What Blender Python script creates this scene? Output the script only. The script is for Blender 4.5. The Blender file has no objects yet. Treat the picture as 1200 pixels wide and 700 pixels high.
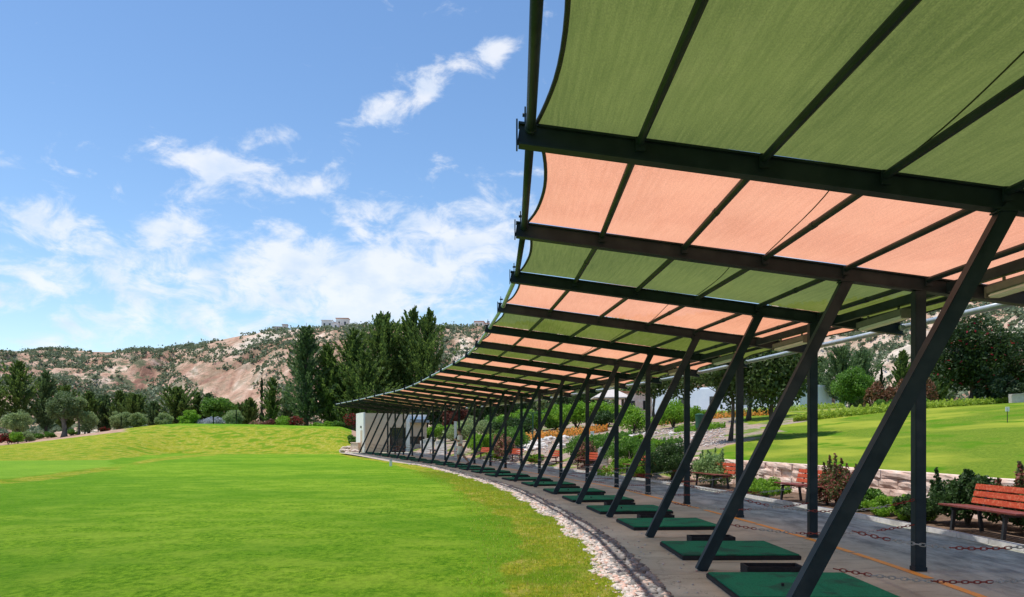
import bpy, bmesh, math, random
import numpy as np
from mathutils import Vector, Matrix, noise as mnoise

random.seed(7)
RNG = np.random.default_rng(7)
S = bpy.context.scene
COL = S.collection
pi = math.pi
R = math.radians

# ------------------------------------------------------------------ helpers
def tag(o, label=None, cat=None, group=None, kind=None):
    if label: o['label'] = label
    if cat: o['category'] = cat
    if group: o['group'] = group
    if kind: o['kind'] = kind
    return o

def link(name, me, mats, parent=None, loc=None, smooth=False):
    o = bpy.data.objects.new(name, me)
    COL.objects.link(o)
    if not isinstance(mats, (list, tuple)): mats = [mats]
    for m in mats: me.materials.append(m)
    if parent is not None: o.parent = parent
    if loc is not None: o.location = loc
    if smooth:
        me.polygons.foreach_set('use_smooth', [True] * len(me.polygons))
    return o

def thing(name, loc, label, cat, group=None, rz=0.0):
    o = bpy.data.objects.new(name, None)
    COL.objects.link(o)
    o.location = loc
    o.rotation_euler = (0, 0, rz)
    o.empty_display_size = 0.3
    return tag(o, label, cat, group)

CH = {}
def kids(o):
    return [c for c in bpy.data.objects if c.parent is o]

def copy_tree(o, loc, rz=0.0, label=None, scale=None, ch=None):
    ch = ch if ch is not None else {}
    c = o.copy(); COL.objects.link(c)
    c.location = loc; c.rotation_euler = (0, 0, rz)
    if scale is not None: c.scale = scale
    if label: c['label'] = label
    for k in kids(o):
        kc = k.copy(); COL.objects.link(kc); kc.parent = c
        for g in kids(k):
            gc = g.copy(); COL.objects.link(gc); gc.parent = kc
    return c

def np_mesh(name, V, F):
    """V (n,3), F (m,k) uniform polygon size"""
    me = bpy.data.meshes.new(name)
    V = np.asarray(V, dtype=np.float32); F = np.asarray(F, dtype=np.int32)
    n, k = F.shape
    me.vertices.add(len(V)); me.vertices.foreach_set('co', V.ravel())
    me.loops.add(n * k); me.loops.foreach_set('vertex_index', F.ravel())
    me.polygons.add(n)
    me.polygons.foreach_set('loop_start', np.arange(0, n * k, k, dtype=np.int32))
    me.polygons.foreach_set('loop_total', np.full(n, k, dtype=np.int32))
    me.update(calc_edges=True)
    return me

class MB:
    def __init__(s): s.v = []; s.f = []; s.m = []
    def add(s, vs, fs, mi=0):
        b = len(s.v)
        s.v += [tuple(v) for v in vs]
        s.f += [tuple(i + b for i in f) for f in fs]
        s.m += [mi] * len(fs)
        return s
    def box(s, x0, x1, y0, y1, z0, z1, mi=0, M=None, bev=0.0):
        if bev > 0:
            bm = bmesh.new(); bmesh.ops.create_cube(bm, size=1)
            for v in bm.verts:
                v.co = Vector(((v.co.x + .5) * (x1 - x0) + x0, (v.co.y + .5) * (y1 - y0) + y0, (v.co.z + .5) * (z1 - z0) + z0))
            bmesh.ops.bevel(bm, geom=bm.edges[:], offset=bev, segments=2, affect='EDGES')
            bm.verts.index_update()
            vs = [v.co.copy() for v in bm.verts]; fs = [[v.index for v in f.verts] for f in bm.faces]
            bm.free()
        else:
            vs = [Vector(p) for p in ((x0,y0,z0),(x1,y0,z0),(x1,y1,z0),(x0,y1,z0),(x0,y0,z1),(x1,y0,z1),(x1,y1,z1),(x0,y1,z1))]
            fs = [(0,3,2,1),(4,5,6,7),(0,1,5,4),(1,2,6,5),(2,3,7,6),(3,0,4,7)]
        if M is not None: vs = [M @ v for v in vs]
        return s.add(vs, fs, mi)
    def bar(s, p, q, w, h, up=(0, 0, 1), mi=0, bev=0.0):
        """rectangular bar from p to q; w across, h along up"""
        p = Vector(p); q = Vector(q); d = (q - p); L = d.length; d.normalize()
        u = Vector(up); side = d.cross(u)
        if side.length < 1e-4: side = d.cross(Vector((0, 1, 0)))
        side.normalize(); u = side.cross(d).normalized()
        M = Matrix(((d.x, side.x, u.x, p.x), (d.y, side.y, u.y, p.y), (d.z, side.z, u.z, p.z), (0, 0, 0, 1)))
        return s.box(0, L, -w/2, w/2, -h/2, h/2, mi, M, bev)
    def tube(s, pts, rad, n=10, mi=0, cap=True):
        pts = [Vector(p) for p in pts]
        if not isinstance(rad, (list, tuple)): rad = [rad] * len(pts)
        ref = Vector((0.13, 0.27, 1)).normalized()
        rings = []
        for i, p in enumerate(pts):
            a = pts[max(0, i-1)]; b = pts[min(len(pts)-1, i+1)]
            d = (b - a).normalized()
            r0 = ref if abs(d.dot(ref)) < .95 else Vector((1, 0, 0))
            x = d.cross(r0).normalized(); y = d.cross(x)
            rings.append([p + (x * math.cos(2*pi*j/n) + y * math.sin(2*pi*j/n)) * rad[i] for j in range(n)])
        vs = [v for r in rings for v in r]; fs = []
        for i in range(len(pts)-1):
            for j in range(n):
                fs.append((i*n+j, i*n+(j+1) % n, (i+1)*n+(j+1) % n, (i+1)*n+j))
        if cap:
            fs.append(tuple(range(n-1, -1, -1))); fs.append(tuple((len(pts)-1)*n + j for j in range(n)))
        return s.add(vs, fs, mi)
    def build(s, name, mats, parent=None, loc=None, smooth=False):
        me = bpy.data.meshes.new(name)
        me.from_pydata(s.v, [], s.f)
        me.polygons.foreach_set('material_index', s.m)
        o = link(name, me, mats, parent, loc)
        if smooth:
            me.polygons.foreach_set('use_smooth', [True] * len(me.polygons))
        me.update()
        return o

# ------------------------------------------------------------------ materials
def nt_new(name):
    m = bpy.data.materials.new(name); m.use_nodes = True
    nt = m.node_tree
    for n in list(nt.nodes): nt.nodes.remove(n)
    out = nt.nodes.new('ShaderNodeOutputMaterial')
    return m, nt, out

def N(nt, typ, **kw):
    n = nt.nodes.new(typ)
    for k, v in kw.items():
        if k in n.inputs: n.inputs[k].default_value = v
        else: setattr(n, k, v)
    return n

def c4(c): return (c[0], c[1], c[2], 1.0)

def noise_node(nt, scale, detail=4, rough=.55, coord='Object', stretch=None, dist=0.0):
    tc = nt.nodes.new('ShaderNodeTexCoord')
    src = nt.nodes.new('ShaderNodeNewGeometry').outputs['Position'] if coord == 'Position' else tc.outputs[coord]
    if stretch:
        mp = nt.nodes.new('ShaderNodeMapping'); mp.inputs['Scale'].default_value = stretch
        nt.links.new(src, mp.inputs['Vector']); src = mp.outputs['Vector']
    n = nt.nodes.new('ShaderNodeTexNoise')
    n.inputs['Scale'].default_value = scale; n.inputs['Detail'].default_value = detail
    n.inputs['Roughness'].default_value = rough; n.inputs['Distortion'].default_value = dist
    nt.links.new(src, n.inputs['Vector'])
    return n

def ramp(nt, fac, stops):
    r = nt.nodes.new('ShaderNodeValToRGB')
    el = r.color_ramp.elements
    while len(el) < len(stops): el.new(.5)
    for e, (p, c) in zip(el, stops):
        e.position = p; e.color = c4(c)
    nt.links.new(fac, r.inputs['Fac'])
    return r.outputs['Color']

def mixc(nt, fac, a, b, mode='MIX'):
    m = nt.nodes.new('ShaderNodeMix'); m.data_type = 'RGBA'; m.blend_type = mode
    for sock, v in ((0, fac), (6, a), (7, b)):
        if isinstance(v, (int, float)): m.inputs[sock].default_value = v
        elif isinstance(v, tuple): m.inputs[sock].default_value = c4(v)
        else: nt.links.new(v, m.inputs[sock])
    return m.outputs[2]

def smooth_range(nt, val, a, b):
    m = nt.nodes.new('ShaderNodeMapRange'); m.interpolation_type = 'SMOOTHSTEP'
    m.inputs['From Min'].default_value = a; m.inputs['From Max'].default_value = b
    nt.links.new(val, m.inputs['Value'])
    return m.outputs['Result']

def bump(nt, h, strength, dist=.02):
    b = nt.nodes.new('ShaderNodeBump'); b.inputs['Strength'].default_value = strength; b.inputs['Distance'].default_value = dist
    nt.links.new(h, b.inputs['Height'])
    return b.outputs['Normal']

def surf(name, c1, c2, scale=5, rough=.7, bmp=.3, bdist=.01, c3=None, scale2=None, metal=0.0, spec=.4, detail=5, stretch=None, coord='Object', lo=.35, hi=.65):
    m, nt, out = nt_new(name)
    p = nt.nodes.new('ShaderNodeBsdfPrincipled')
    n = noise_node(nt, scale, detail, coord=coord, stretch=stretch)
    col = ramp(nt, n.outputs['Fac'], [(lo, c1), (hi, c2)])
    if c3 is not None:
        n2 = noise_node(nt, scale2 or scale*.2, 4, coord=coord)
        f = smooth_range(nt, n2.outputs['Fac'], .48, .66)
        col = mixc(nt, f, col, c3)
    nt.links.new(col, p.inputs['Base Color'])
    p.inputs['Roughness'].default_value = rough; p.inputs['Metallic'].default_value = metal
    p.inputs['Specular IOR Level'].default_value = spec
    if bmp > 0:
        n3 = noise_node(nt, scale*3, 4, coord=coord, stretch=stretch)
        nt.links.new(bump(nt, n3.outputs['Fac'], bmp, bdist), p.inputs['Normal'])
    nt.links.new(p.outputs['BSDF'], out.inputs['Surface'])
    return m

def leafmat(name, c1, c2, c3=None, f3=.9, transl=.28, rough=.55, scale=1.2):
    """foliage: colour differs from leaf to leaf and from clump to clump"""
    if transl > 0: c1 = tuple(x*1.55 for x in c1); c2 = tuple(x*1.25 for x in c2); transl = min(.5, transl + .12)
    m, nt, out = nt_new(name)
    g = nt.nodes.new('ShaderNodeNewGeometry')
    n = noise_node(nt, scale, 3)
    mx = nt.nodes.new('ShaderNodeMath'); mx.operation = 'MULTIPLY_ADD'
    nt.links.new(g.outputs['Random Per Island'], mx.inputs[0]); mx.inputs[1].default_value = .5
    sc = nt.nodes.new('ShaderNodeMath'); sc.operation = 'MULTIPLY'; sc.inputs[1].default_value = .5
    nt.links.new(n.outputs['Fac'], sc.inputs[0]); nt.links.new(sc.outputs[0], mx.inputs[2])
    col = ramp(nt, mx.outputs[0], [(.15, c1), (.8, c2)])
    if c3 is not None:
        gt = nt.nodes.new('ShaderNodeMath'); gt.operation = 'GREATER_THAN'; gt.inputs[1].default_value = f3
        nt.links.new(g.outputs['Random Per Island'], gt.inputs[0])
        col = mixc(nt, gt.outputs[0], col, c3)
    p = nt.nodes.new('ShaderNodeBsdfPrincipled'); p.inputs['Roughness'].default_value = rough
    p.inputs['Specular IOR Level'].default_value = .35
    t = nt.nodes.new('ShaderNodeBsdfTranslucent')
    nt.links.new(col, p.inputs['Base Color']); nt.links.new(col, t.inputs['Color'])
    ms = nt.nodes.new('ShaderNodeMixShader'); ms.inputs[0].default_value = transl
    nt.links.new(p.outputs[0], ms.inputs[1]); nt.links.new(t.outputs[0], ms.inputs[2])
    nt.links.new(ms.outputs[0], out.inputs['Surface'])
    return m

def fabric(name, c1, c2, trans, hole):
    """woven shade cloth: light passes through it, with faint weave streaks along the row"""
    m, nt, out = nt_new(name)
    a = noise_node(nt, 1.0, 5, .65, stretch=(38, 1.6, 6))
    b = noise_node(nt, 130, 3, .7, stretch=(1, .4, 1))
    w = noise_node(nt, .55, 3)
    col = ramp(nt, a.outputs['Fac'], [(.3, c1), (.7, c2)])
    f = smooth_range(nt, b.outputs['Fac'], .3, .7)
    col = mixc(nt, f, mixc(nt, .55, col, tuple(x*.55 for x in c1)), col)
    f2 = smooth_range(nt, w.outputs['Fac'], .35, .7)
    col = mixc(nt, f2, col, mixc(nt, .25, col, tuple(min(1, x*1.25) for x in c2)))
    d = nt.nodes.new('ShaderNodeBsdfDiffuse'); t = nt.nodes.new('ShaderNodeBsdfTranslucent'); tr = nt.nodes.new('ShaderNodeBsdfTransparent')
    nt.links.new(col, d.inputs['Color']); nt.links.new(col, t.inputs['Color'])
    m1 = nt.nodes.new('ShaderNodeMixShader'); m1.inputs[0].default_value = trans
    nt.links.new(d.outputs[0], m1.inputs[1]); nt.links.new(t.outputs[0], m1.inputs[2])
    m2 = nt.nodes.new('ShaderNodeMixShader'); m2.inputs[0].default_value = hole
    nt.links.new(m1.outputs[0], m2.inputs[1]); nt.links.new(tr.outputs[0], m2.inputs[2])
    nt.links.new(m2.outputs[0], out.inputs['Surface'])
    return m

M = {}
M['cloth_green'] = fabric('green_shade_cloth', (.105, .138, .020), (.188, .218, .046), .62, .03)
M['cloth_salmon'] = fabric('salmon_shade_cloth', (.78, .315, .165), (.90, .40, .23), .74, .05)
M['steel'] = surf('painted_steel', (.0085, .019, .026), (.015, .029, .038), 6, .5, .12, .002, spec=.22, c3=(.024, .038, .046), scale2=2.2)
M['galv'] = surf('galvanised_tube', (.40, .45, .50), (.52, .57, .62), 9, .35, .05, .002, metal=.25, spec=.5)
M['hem'] = surf('hem_webbing', (.03, .035, .03), (.05, .05, .04), 40, .8, .2)
M['seam'] = surf('seam_thread', (.03, .04, .02), (.05, .05, .03), 40, .8, .1)
M['white_paint'] = surf('white_paint', (.72, .72, .70), (.82, .82, .80), 4, .6, .1)
M['lamp_box'] = surf('lamp_housing', (.12, .13, .10), (.16, .16, .13), 10, .5, .05)
M['diffuser'] = surf('lamp_diffuser', (.70, .68, .60), (.78, .75, .68), 10, .35, .0)
M['turf'] = surf('green_mat_turf', (.005, .150, .070), (.012, .235, .110), 55, .85, .7, .006, c3=(.018, .105, .060), scale2=3.2, spec=.2, coord='Position')
M['rubber'] = surf('black_rubber', (.012, .012, .013), (.022, .022, .023), 30, .75, .3, .003, spec=.3)
M['chain_red'] = surf('red_chain_plastic', (.19, .018, .012), (.27, .03, .02), 20, .45, .05)
M['chain_white'] = surf('white_chain_plastic', (.30, .31, .32), (.44, .44, .45), 20, .45, .05)
M['wood_red'] = surf('orange_red_slats', (.34, .040, .014), (.50, .066, .020), 5, .6, .3, .004, c3=(.52, .14, .07), scale2=26, stretch=(14, 1, 14), coord='Position')
M['wood_shaded'] = surf('shaded_red_slats', (.11, .019, .012), (.19, .034, .020), 5, .6, .25, .004, c3=(.20, .07, .05), scale2=22, stretch=(14, 1, 14), coord='Position')  # same red slats darkened: the canopy shade on the seat is in the colour
M['iron'] = surf('black_iron', (.012, .012, .014), (.022, .022, .024), 14, .5, .2, .002, spec=.5)
M['kerb'] = surf('kerb_concrete', (.50, .49, .47), (.62, .60, .57), 8, .85, .4, .006, c3=(.36, .35, .33), scale2=1.5)
M['stone_pink'] = surf('pink_stone_blocks', (.68, .46, .37), (.82, .62, .52), 5, .9, .7, .012, c3=(.84, .70, .61), scale2=1.5)
M['mortar'] = surf('wall_core', (.30, .20, .16), (.36, .25, .2), 9, .95, .3)
M['bark'] = surf('bark', (.055, .040, .030), (.11, .085, .065), 9, .9, 1.0, .03, stretch=(1, 1, .25))
M['bark_grey'] = surf('olive_bark', (.10, .085, .07), (.2, .17, .14), 7, .9, 1.0, .03, stretch=(1, 1, .3))
M['pebble'] = None
M['shed_wall'] = surf('shaded_cream_render', (.56, .44, .33), (.62, .49, .37), 3, .85, .3, .004, c3=(.53, .41, .31), scale2=.8)  # the shade on the front face is put into this cream
M['shed_white'] = surf('white_render', (.78, .76, .73), (.84, .82, .79), 3, .85, .3, .004)
M['glass_dark'] = surf('dark_glass', (.010, .012, .014), (.018, .02, .022), 2, .08, .0, spec=.6)
M['grey_slab'] = surf('grey_awning', (.22, .25, .28), (.28, .31, .34), 4, .6, .1)
M['pale_blue'] = surf('pale_blue_render', (.70, .76, .84), (.76, .81, .87), 2, .85, .2, .004)
M['roof_tile'] = surf('pale_roof_tiles', (.50, .44, .40), (.60, .54, .5), 6, .8, .4, .02)
M['terracotta'] = surf('terracotta', (.45, .18, .10), (.55, .25, .15), 3, .8, .3)
M['house_wall'] = surf('house_render', (.70, .66, .60), (.78, .74, .68), 1, .85, .2)
M['green_paint'] = surf('dark_green_paint', (.012, .06, .03), (.02, .08, .04), 8, .5, .1)
M['rock'] = surf('pale_rock', (.48, .37, .31), (.66, .56, .49), 2.2, .92, 1.0, .05, c3=(.40, .29, .24), scale2=1.1)
M['rock_white'] = surf('white_rock', (.60, .57, .53), (.76, .73, .70), 2.2, .92, 1.0, .05, c3=(.52, .42, .36), scale2=1.1)
# foliage
M['leaf_conifer'] = leafmat('conifer_needles', (.022, .052, .014), (.165, .240, .052), transl=.38, scale=.7)
M['leaf_conifer_b'] = leafmat('blue_conifer_needles', (.026, .060, .024), (.145, .215, .078), transl=.38, scale=.7)
M['leaf_pine'] = leafmat('pine_needles', (.024, .046, .012), (.095, .135, .036), transl=.3, scale=.9)
M['leaf_cypress'] = leafmat('cypress_needles', (.014, .030, .012), (.045, .078, .028), transl=.2, scale=.9)
M['leaf_olive'] = leafmat('olive_leaves', (.10, .145, .05), (.29, .36, .15), transl=.32, scale=1.2)
M['leaf_bright'] = leafmat('bright_leaves', (.075, .17, .012), (.21, .36, .03), transl=.35, scale=2)
M['leaf_mid'] = leafmat('mid_leaves', (.040, .105, .012), (.12, .235, .030), transl=.3, scale=2)
M['leaf_dark'] = leafmat('dark_leaves', (.016, .040, .010), (.055, .105, .025), transl=.28, scale=1.5)
M['leaf_red'] = leafmat('red_tipped_leaves', (.045, .06, .02), (.14, .16, .05), (.30, .10, .075), .58, transl=.3, scale=3)
M['leaf_pink'] = leafmat('pink_flowers', (.05, .09, .02), (.15, .17, .05), (.55, .25, .2), .5, transl=.3, scale=3)
M['leaf_bougain'] = leafmat('bougainvillea', (.010, .028, .008), (.045, .075, .02), (.36, .02, .045), .985, transl=.28, scale=1.2)
M['leaf_crimson'] = leafmat('crimson_flowers', (.16, .008, .013), (.34, .022, .033), (.03, .065, .015), .5, transl=.3, scale=2)
M['leaf_maroon'] = leafmat('maroon_leaves', (.07, .022, .018), (.17, .06, .04), transl=.3, scale=2)
M['leaf_silver'] = leafmat('silver_leaves', (.20, .22, .24), (.40, .41, .46), transl=.25, scale=2)
M['leaf_dry'] = leafmat('dry_hedge', (.12, .055, .03), (.24, .12, .065), (.05, .075, .02), .8, transl=.25, scale=2)
M['leaf_yellow'] = leafmat('yellow_green_cover', (.16, .24, .02), (.34, .42, .05), transl=.3, scale=2)
M['leaf_orange'] = leafmat('orange_flowers', (.42, .17, .03), (.72, .34, .06), (.12, .15, .03), .78, transl=.3, scale=3)
M['leaf_scrub'] = leafmat('scrub', (.075, .105, .055), (.165, .20, .115), transl=.2, scale=.06)

# ------------------------------------------------------------------ layout of the row
KT = np.arange(-8, 23)
XT = np.array([-1.0, -.4, .2, .75, 1.2, 1.55, 1.80, 1.96, 2.05, 2.05, 2.13, 2.07, 1.82, 1.48, 1.12, .70, .10, -.62, -1.32, -2.02, -2.76, -3.56, -4.55, -5.62, -6.70, -7.77, -8.84, -9.91, -10.98, -12.07, -13.15])
def rowX(k):
    k = np.asarray(k, dtype=float)
    r = np.interp(k, KT, XT)
    r = np.where(k > 22, -13.15 - 1.07 * (k - 22), r)
    return r
_fine = np.linspace(-8, 140, 1481)
_fx = rowX(_fine)
_ker = np.exp(-np.linspace(-1.5, 1.5, 13)**2); _ker /= _ker.sum()
_fs = np.convolve(np.pad(_fx, 6, mode='edge'), _ker, mode='valid')
_fs[:6] = _fx[:6]; _fs[-6:] = _fx[-6:]
def rx(k): return np.interp(k, _fine, _fs)
def fx(k): return float(rx(k))
def row_angle(k):            # heading of the row, as a rotation about z
    return math.atan2(-(fx(k + .5) - fx(k - .5)), 3.0)
def P(u, Z): return ((u - 600) * Z / 313.0, 3.0 * Z)

def sstep(t):
    t = np.clip(t, 0, 1); return t * t * (3 - 2 * t)

UR = [-900, -300, 0, 30, 60, 100, 140, 180, 210, 300, 400, 420, 440, 460, 900]
YR = [522, 522, 522, 519, 515, 509, 503, 498.3, 496.6, 497.6, 499.6, 506, 520, 527, 527.5]
def zL(X, Y):
    X = np.asarray(X, float); Y = np.asarray(Y, float)
    Z = np.maximum(Y / 3, .5)
    u = 600 + 313 * X / Z
    H = (512.5 - np.interp(u, UR, YR)) * 31 / 313 + 1.5
    Z0 = np.interp(u, [0, 130, 205, 400, 430], [16.5, 17, 23.6, 23.6, 25])
    t = sstep((Z - Z0) / (31 - Z0))
    h = H * t
    h2 = np.interp(u, [0, 140, 200, 400, 440, 600], [2.0, 2.1, 2.4, 2.2, .6, .4])
    h = np.where(Z > 31, H + (h2 - H) * sstep((Z - 31) / 7), h)
    rip = .05 * np.sin(X * .21 + Y * .13) * np.sin(Y * .17 - X * .07) * sstep((Z - 6) / 8)
    return h * 1.0 + np.where(Z < 23, rip * .3, rip) - .015

def zR(X, Y):
    X = np.asarray(X, float); Y = np.asarray(Y, float)
    Z = Y / 3; d = X - rx(Z - 1)
    wall = .04 + (d > 6.55) * (.70 + .118 * np.maximum(d - 6.4, 0))
    free = .04 + np.clip((d - 4.8) / 2.1, 0, 1) * .70 + .118 * np.maximum(d - 6.9, 0)
    w = sstep((Z - 9.35) / .5)
    h = wall * (1 - w) + free * w
    h = np.where(h > 3.0, 3.0 + (h - 3.0) * .55, h)
    h = np.where(h > 4.1, 4.1 + (h - 4.1) * .06, h)
    h = h + .06 * np.sin(X * .5 + 1) * np.sin(Y * .35) * sstep((d - 8) / 4)
    return h

def pave_z(k): return .14 * sstep((k - 13) / 9.0)

def gz(X, Y):
    k = Y / 3 - 1; d = X - fx(k)
    if k > 23 and d < 4.72: return float(zL(X, Y))
    if d < -.6: return float(zL(X, Y))
    if d < 4.72: return float(pave_z(k))
    return float(zR(X, Y))
def G(u, Z, dz=0.0):
    x, y = P(u, Z); return (x, y, gz(x, y) + dz)

# ------------------------------------------------------------------ world, sun, camera
EL, AZ = 73.0, -86.0           # sun elevation; azimuth clockwise from +Y
def make_world():
    w = bpy.data.worlds.new("World"); S.world = w; w.use_nodes = True
    nt = w.node_tree
    for n in list(nt.nodes): nt.nodes.remove(n)
    out = nt.nodes.new('ShaderNodeOutputWorld'); bg = nt.nodes.new('ShaderNodeBackground')
    sky = nt.nodes.new('ShaderNodeTexSky'); sky.sky_type = 'NISHITA'; sky.sun_disc = False
    sky.sun_elevation = R(EL); sky.sun_rotation = R(AZ % 360)
    sky.air_density = 1.0; sky.dust_density = .35; sky.ozone_density = 2.2; sky.altitude = 100
    hs = nt.nodes.new('ShaderNodeHueSaturation'); hs.inputs['Saturation'].default_value = 1.12; hs.inputs['Value'].default_value = 1.22
    nt.links.new(sky.outputs[0], hs.inputs['Color'])
    tc = nt.nodes.new('ShaderNodeTexCoord'); sep = nt.nodes.new('ShaderNodeSeparateXYZ')
    nt.links.new(tc.outputs['Generated'], sep.inputs[0])
    def math_(op, a, b=None, c=None):
        n = nt.nodes.new('ShaderNodeMath'); n.operation = op
        for i, v in enumerate((a, b, c)):
            if v is None: continue
            if isinstance(v, (int, float)): n.inputs[i].default_value = v
            else: nt.links.new(v, n.inputs[i])
        return n.outputs[0]
    az = math_('ARCTAN2', sep.outputs['X'], sep.outputs['Y'])
    el = math_('ARCSINE', sep.outputs['Z'])
    # cloud banks, each an ellipse of sky (azimuth, elevation in degrees, half-axes, tilt)
    def bank(a0, e0, ra, re, tilt, amp):
        da = math_('SUBTRACT', az, R(a0)); de = math_('SUBTRACT', el, R(e0))
        ct, st = math.cos(R(tilt)), math.sin(R(tilt))
        p = math_('ADD', math_('MULTIPLY', da, ct), math_('MULTIPLY', de, st))
        q = math_('SUBTRACT', math_('MULTIPLY', de, ct), math_('MULTIPLY', da, st))
        p = math_('DIVIDE', p, R(ra)); q = math_('DIVIDE', q, R(re))
        r2 = math_('ADD', math_('MULTIPLY', p, p), math_('MULTIPLY', q, q))
        g = math_('POWER', 2.71828, math_('MULTIPLY', r2, -1.0))
        return math_('MULTIPLY', g, amp)
    banks = [(-19, 17.6, 7.5, 1.25, -6, .58), (-6.5, 23.3, 6.5, 1.4, 24, .56), (-4, 13.8, 8, 3.8, 22, .56),
             (-27, 10.8, 13, 4.6, -3, .49), (-12, 10.6, 10, 4.2, -10, .47), (-1, 25.8, 1.6, 1.5, 50, .36), (-16.5, 19.8, 2, .8, 10, .34),
             (-34, 16.5, 5, .7, -5, .30), (-20, 6.0, 22, 2.6, 0, .18), (14, 24, 9, 3, 20, .40), (22, 12, 14, 5, 5, .38),
             (-55, 18, 12, 4, 10, .40), (60, 22, 14, 5, 0, .36), (180, 25, 30, 8, 0, .38), (110, 30, 20, 7, 20, .36), (-110, 28, 20, 7, -15, .36)]
    tot = None
    for b in banks:
        v = bank(*b); tot = v if tot is None else math_('ADD', tot, v)
    comb = nt.nodes.new('ShaderNodeCombineXYZ')
    nt.links.new(math_('MULTIPLY', az, 9.0), comb.inputs[0]); nt.links.new(math_('MULTIPLY', el, 15.0), comb.inputs[1])
    rot = nt.nodes.new('ShaderNodeMapping'); rot.inputs['Rotation'].default_value = (0, 0, R(18))
    nt.links.new(comb.outputs[0], rot.inputs['Vector'])
    n1 = nt.nodes.new('ShaderNodeTexNoise'); n1.inputs['Scale'].default_value = 1.9; n1.inputs['Detail'].default_value = 11; n1.inputs['Roughness'].default_value = .62; n1.inputs['Distortion'].default_value = .35
    nt.links.new(rot.outputs[0], n1.inputs['Vector'])
    dens = math_('ADD', math_('SUBTRACT', math_('MULTIPLY', n1.outputs['Fac'], 2.0), 1.10), tot)
    mr = nt.nodes.new('ShaderNodeMapRange'); mr.interpolation_type = 'SMOOTHSTEP'
    mr.inputs['From Min'].default_value = .14; mr.inputs['From Max'].default_value = .66
    nt.links.new(dens, mr.inputs['Value'])
    cov = math_('MULTIPLY', mr.outputs[0], .80)
    n2 = nt.nodes.new('ShaderNodeTexNoise'); n2.inputs['Scale'].default_value = 2.4; n2.inputs['Detail'].default_value = 6
    nt.links.new(rot.outputs[0], n2.inputs['Vector'])
    ccol = ramp(nt, n2.outputs['Fac'], [(.3, (5.2, 5.9, 7.0)), (.6, (6.9, 7.0, 7.3))])
    mix = mixc(nt, cov, hs.outputs['Color'], ccol)
    nt.links.new(mix, bg.inputs['Color']); bg.inputs['Strength'].default_value = .145
    nt.links.new(bg.outputs[0], out.inputs['Surface'])
make_world()
sl = bpy.data.lights.new('sun', 'SUN'); sl.energy = 4.9; sl.angle = R(.5); sl.color = (1.0, .955, .88)
so = bpy.data.objects.new('sun', sl); COL.objects.link(so)
sd = Vector((math.sin(R(AZ)) * math.cos(R(EL)), math.cos(R(AZ)) * math.cos(R(EL)), math.sin(R(EL))))
so.rotation_euler = sd.to_track_quat('Z', 'Y').to_euler(); so.location = (-20, 10, 60)

cam = bpy.data.cameras.new('camera'); co = bpy.data.objects.new('camera', cam); COL.objects.link(co)
co.location = (0, 0, 1.5); co.rotation_euler = (R(90), 0, 0)
cam.sensor_width = 36; cam.lens = 36 * 939 / 1200.0; cam.shift_y = 162.5 / 1200.0
cam.clip_start = .05; cam.clip_end = 6000
S.camera = co
S.view_settings.view_transform = 'Standard'; S.view_settings.look = 'None'
S.view_settings.exposure = 0.0; S.view_settings.gamma = 1.0
S.view_settings.use_curve_mapping = False
S.cycles.max_bounces = 8; S.cycles.transparent_max_bounces = 12
S.cycles.use_denoising = True

# ------------------------------------------------------------------ foliage builders
def unit(rng, n):
    v = rng.normal(size=(n, 3)); return v / np.linalg.norm(v, axis=1, keepdims=True)

def leaf_quads(pts, size, rng, along=None, aspect=.5, jitter=.35):
    n = len(pts)
    a = unit(rng, n)
    if along is not None:
        a = a * .55 + along; a /= np.linalg.norm(a, axis=1, keepdims=True)
    b = np.cross(a, unit(rng, n)); b /= np.maximum(np.linalg.norm(b, axis=1, keepdims=True), 1e-5)
    s = size * (1 + jitter * rng.uniform(-1, 1, (n, 1)))
    V = np.stack([pts - a*s*.5, pts + b*s*.5*aspect, pts + a*s*.5, pts - b*s*.5*aspect], axis=1).reshape(-1, 3)
    F = np.arange(4 * n).reshape(n, 4)
    return V, F

def crown_pts(n, rad, rng, K=26, cr=.42, zc=0.0, inner=.35, flat=-1.0):
    rad = np.array(rad, float)
    d = unit(rng, K * 3)
    d = d[d[:, 2] > flat][:K]; K = len(d)
    c = d * rng.uniform(.45, .86, (K, 1)) * rad
    r = cr * rng.uniform(.65, 1.25, K) * rad.min()
    w = r**2 / (r**2).sum()
    idx = rng.choice(K, size=n, p=w)
    off = unit(rng, n) * (rng.uniform(0, 1, (n, 1))**inner) * r[idx, None]
    off[:, 2] *= .8
    p = c[idx] + off
    p[:, 2] += zc
    return p

def tree_trunk(h, r0, r1, rng, limbs=5, lh=(.5, 1.0), lr=1.2, lean=.05, split=None):
    mb = MB()
    lx, ly = rng.uniform(-lean, lean, 2)
    n = 7; pts = []; rad = []
    for i in range(n):
        t = i / (n - 1)
        pts.append((lx*h*t + .03*h*math.sin(t*5 + lx*50), ly*h*t + .03*h*math.sin(t*4 + 1), h*t - .15*(t == 0)))
        rad.append((r0*(1-t) + r1*t) * (1.35 if i == 0 else 1))
    mb.tube(pts, rad, 8)
    for j in range(limbs):
        t = rng.uniform(*lh); a = rng.uniform(0, 2*pi)
        b = Vector(pts[int(t*(n-1))])
        L = lr * rng.uniform(.6, 1.1)
        q = b + Vector((math.cos(a)*L*.5, math.sin(a)*L*.5, L*.42)); e = b + Vector((math.cos(a+.2)*L, math.sin(a+.2)*L, L*.72))
        rr = (r0*(1-t) + r1*t) * .55
        mb.tube([b, q, e], [rr, rr*.7, rr*.35], 6)
    return mb

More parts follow.
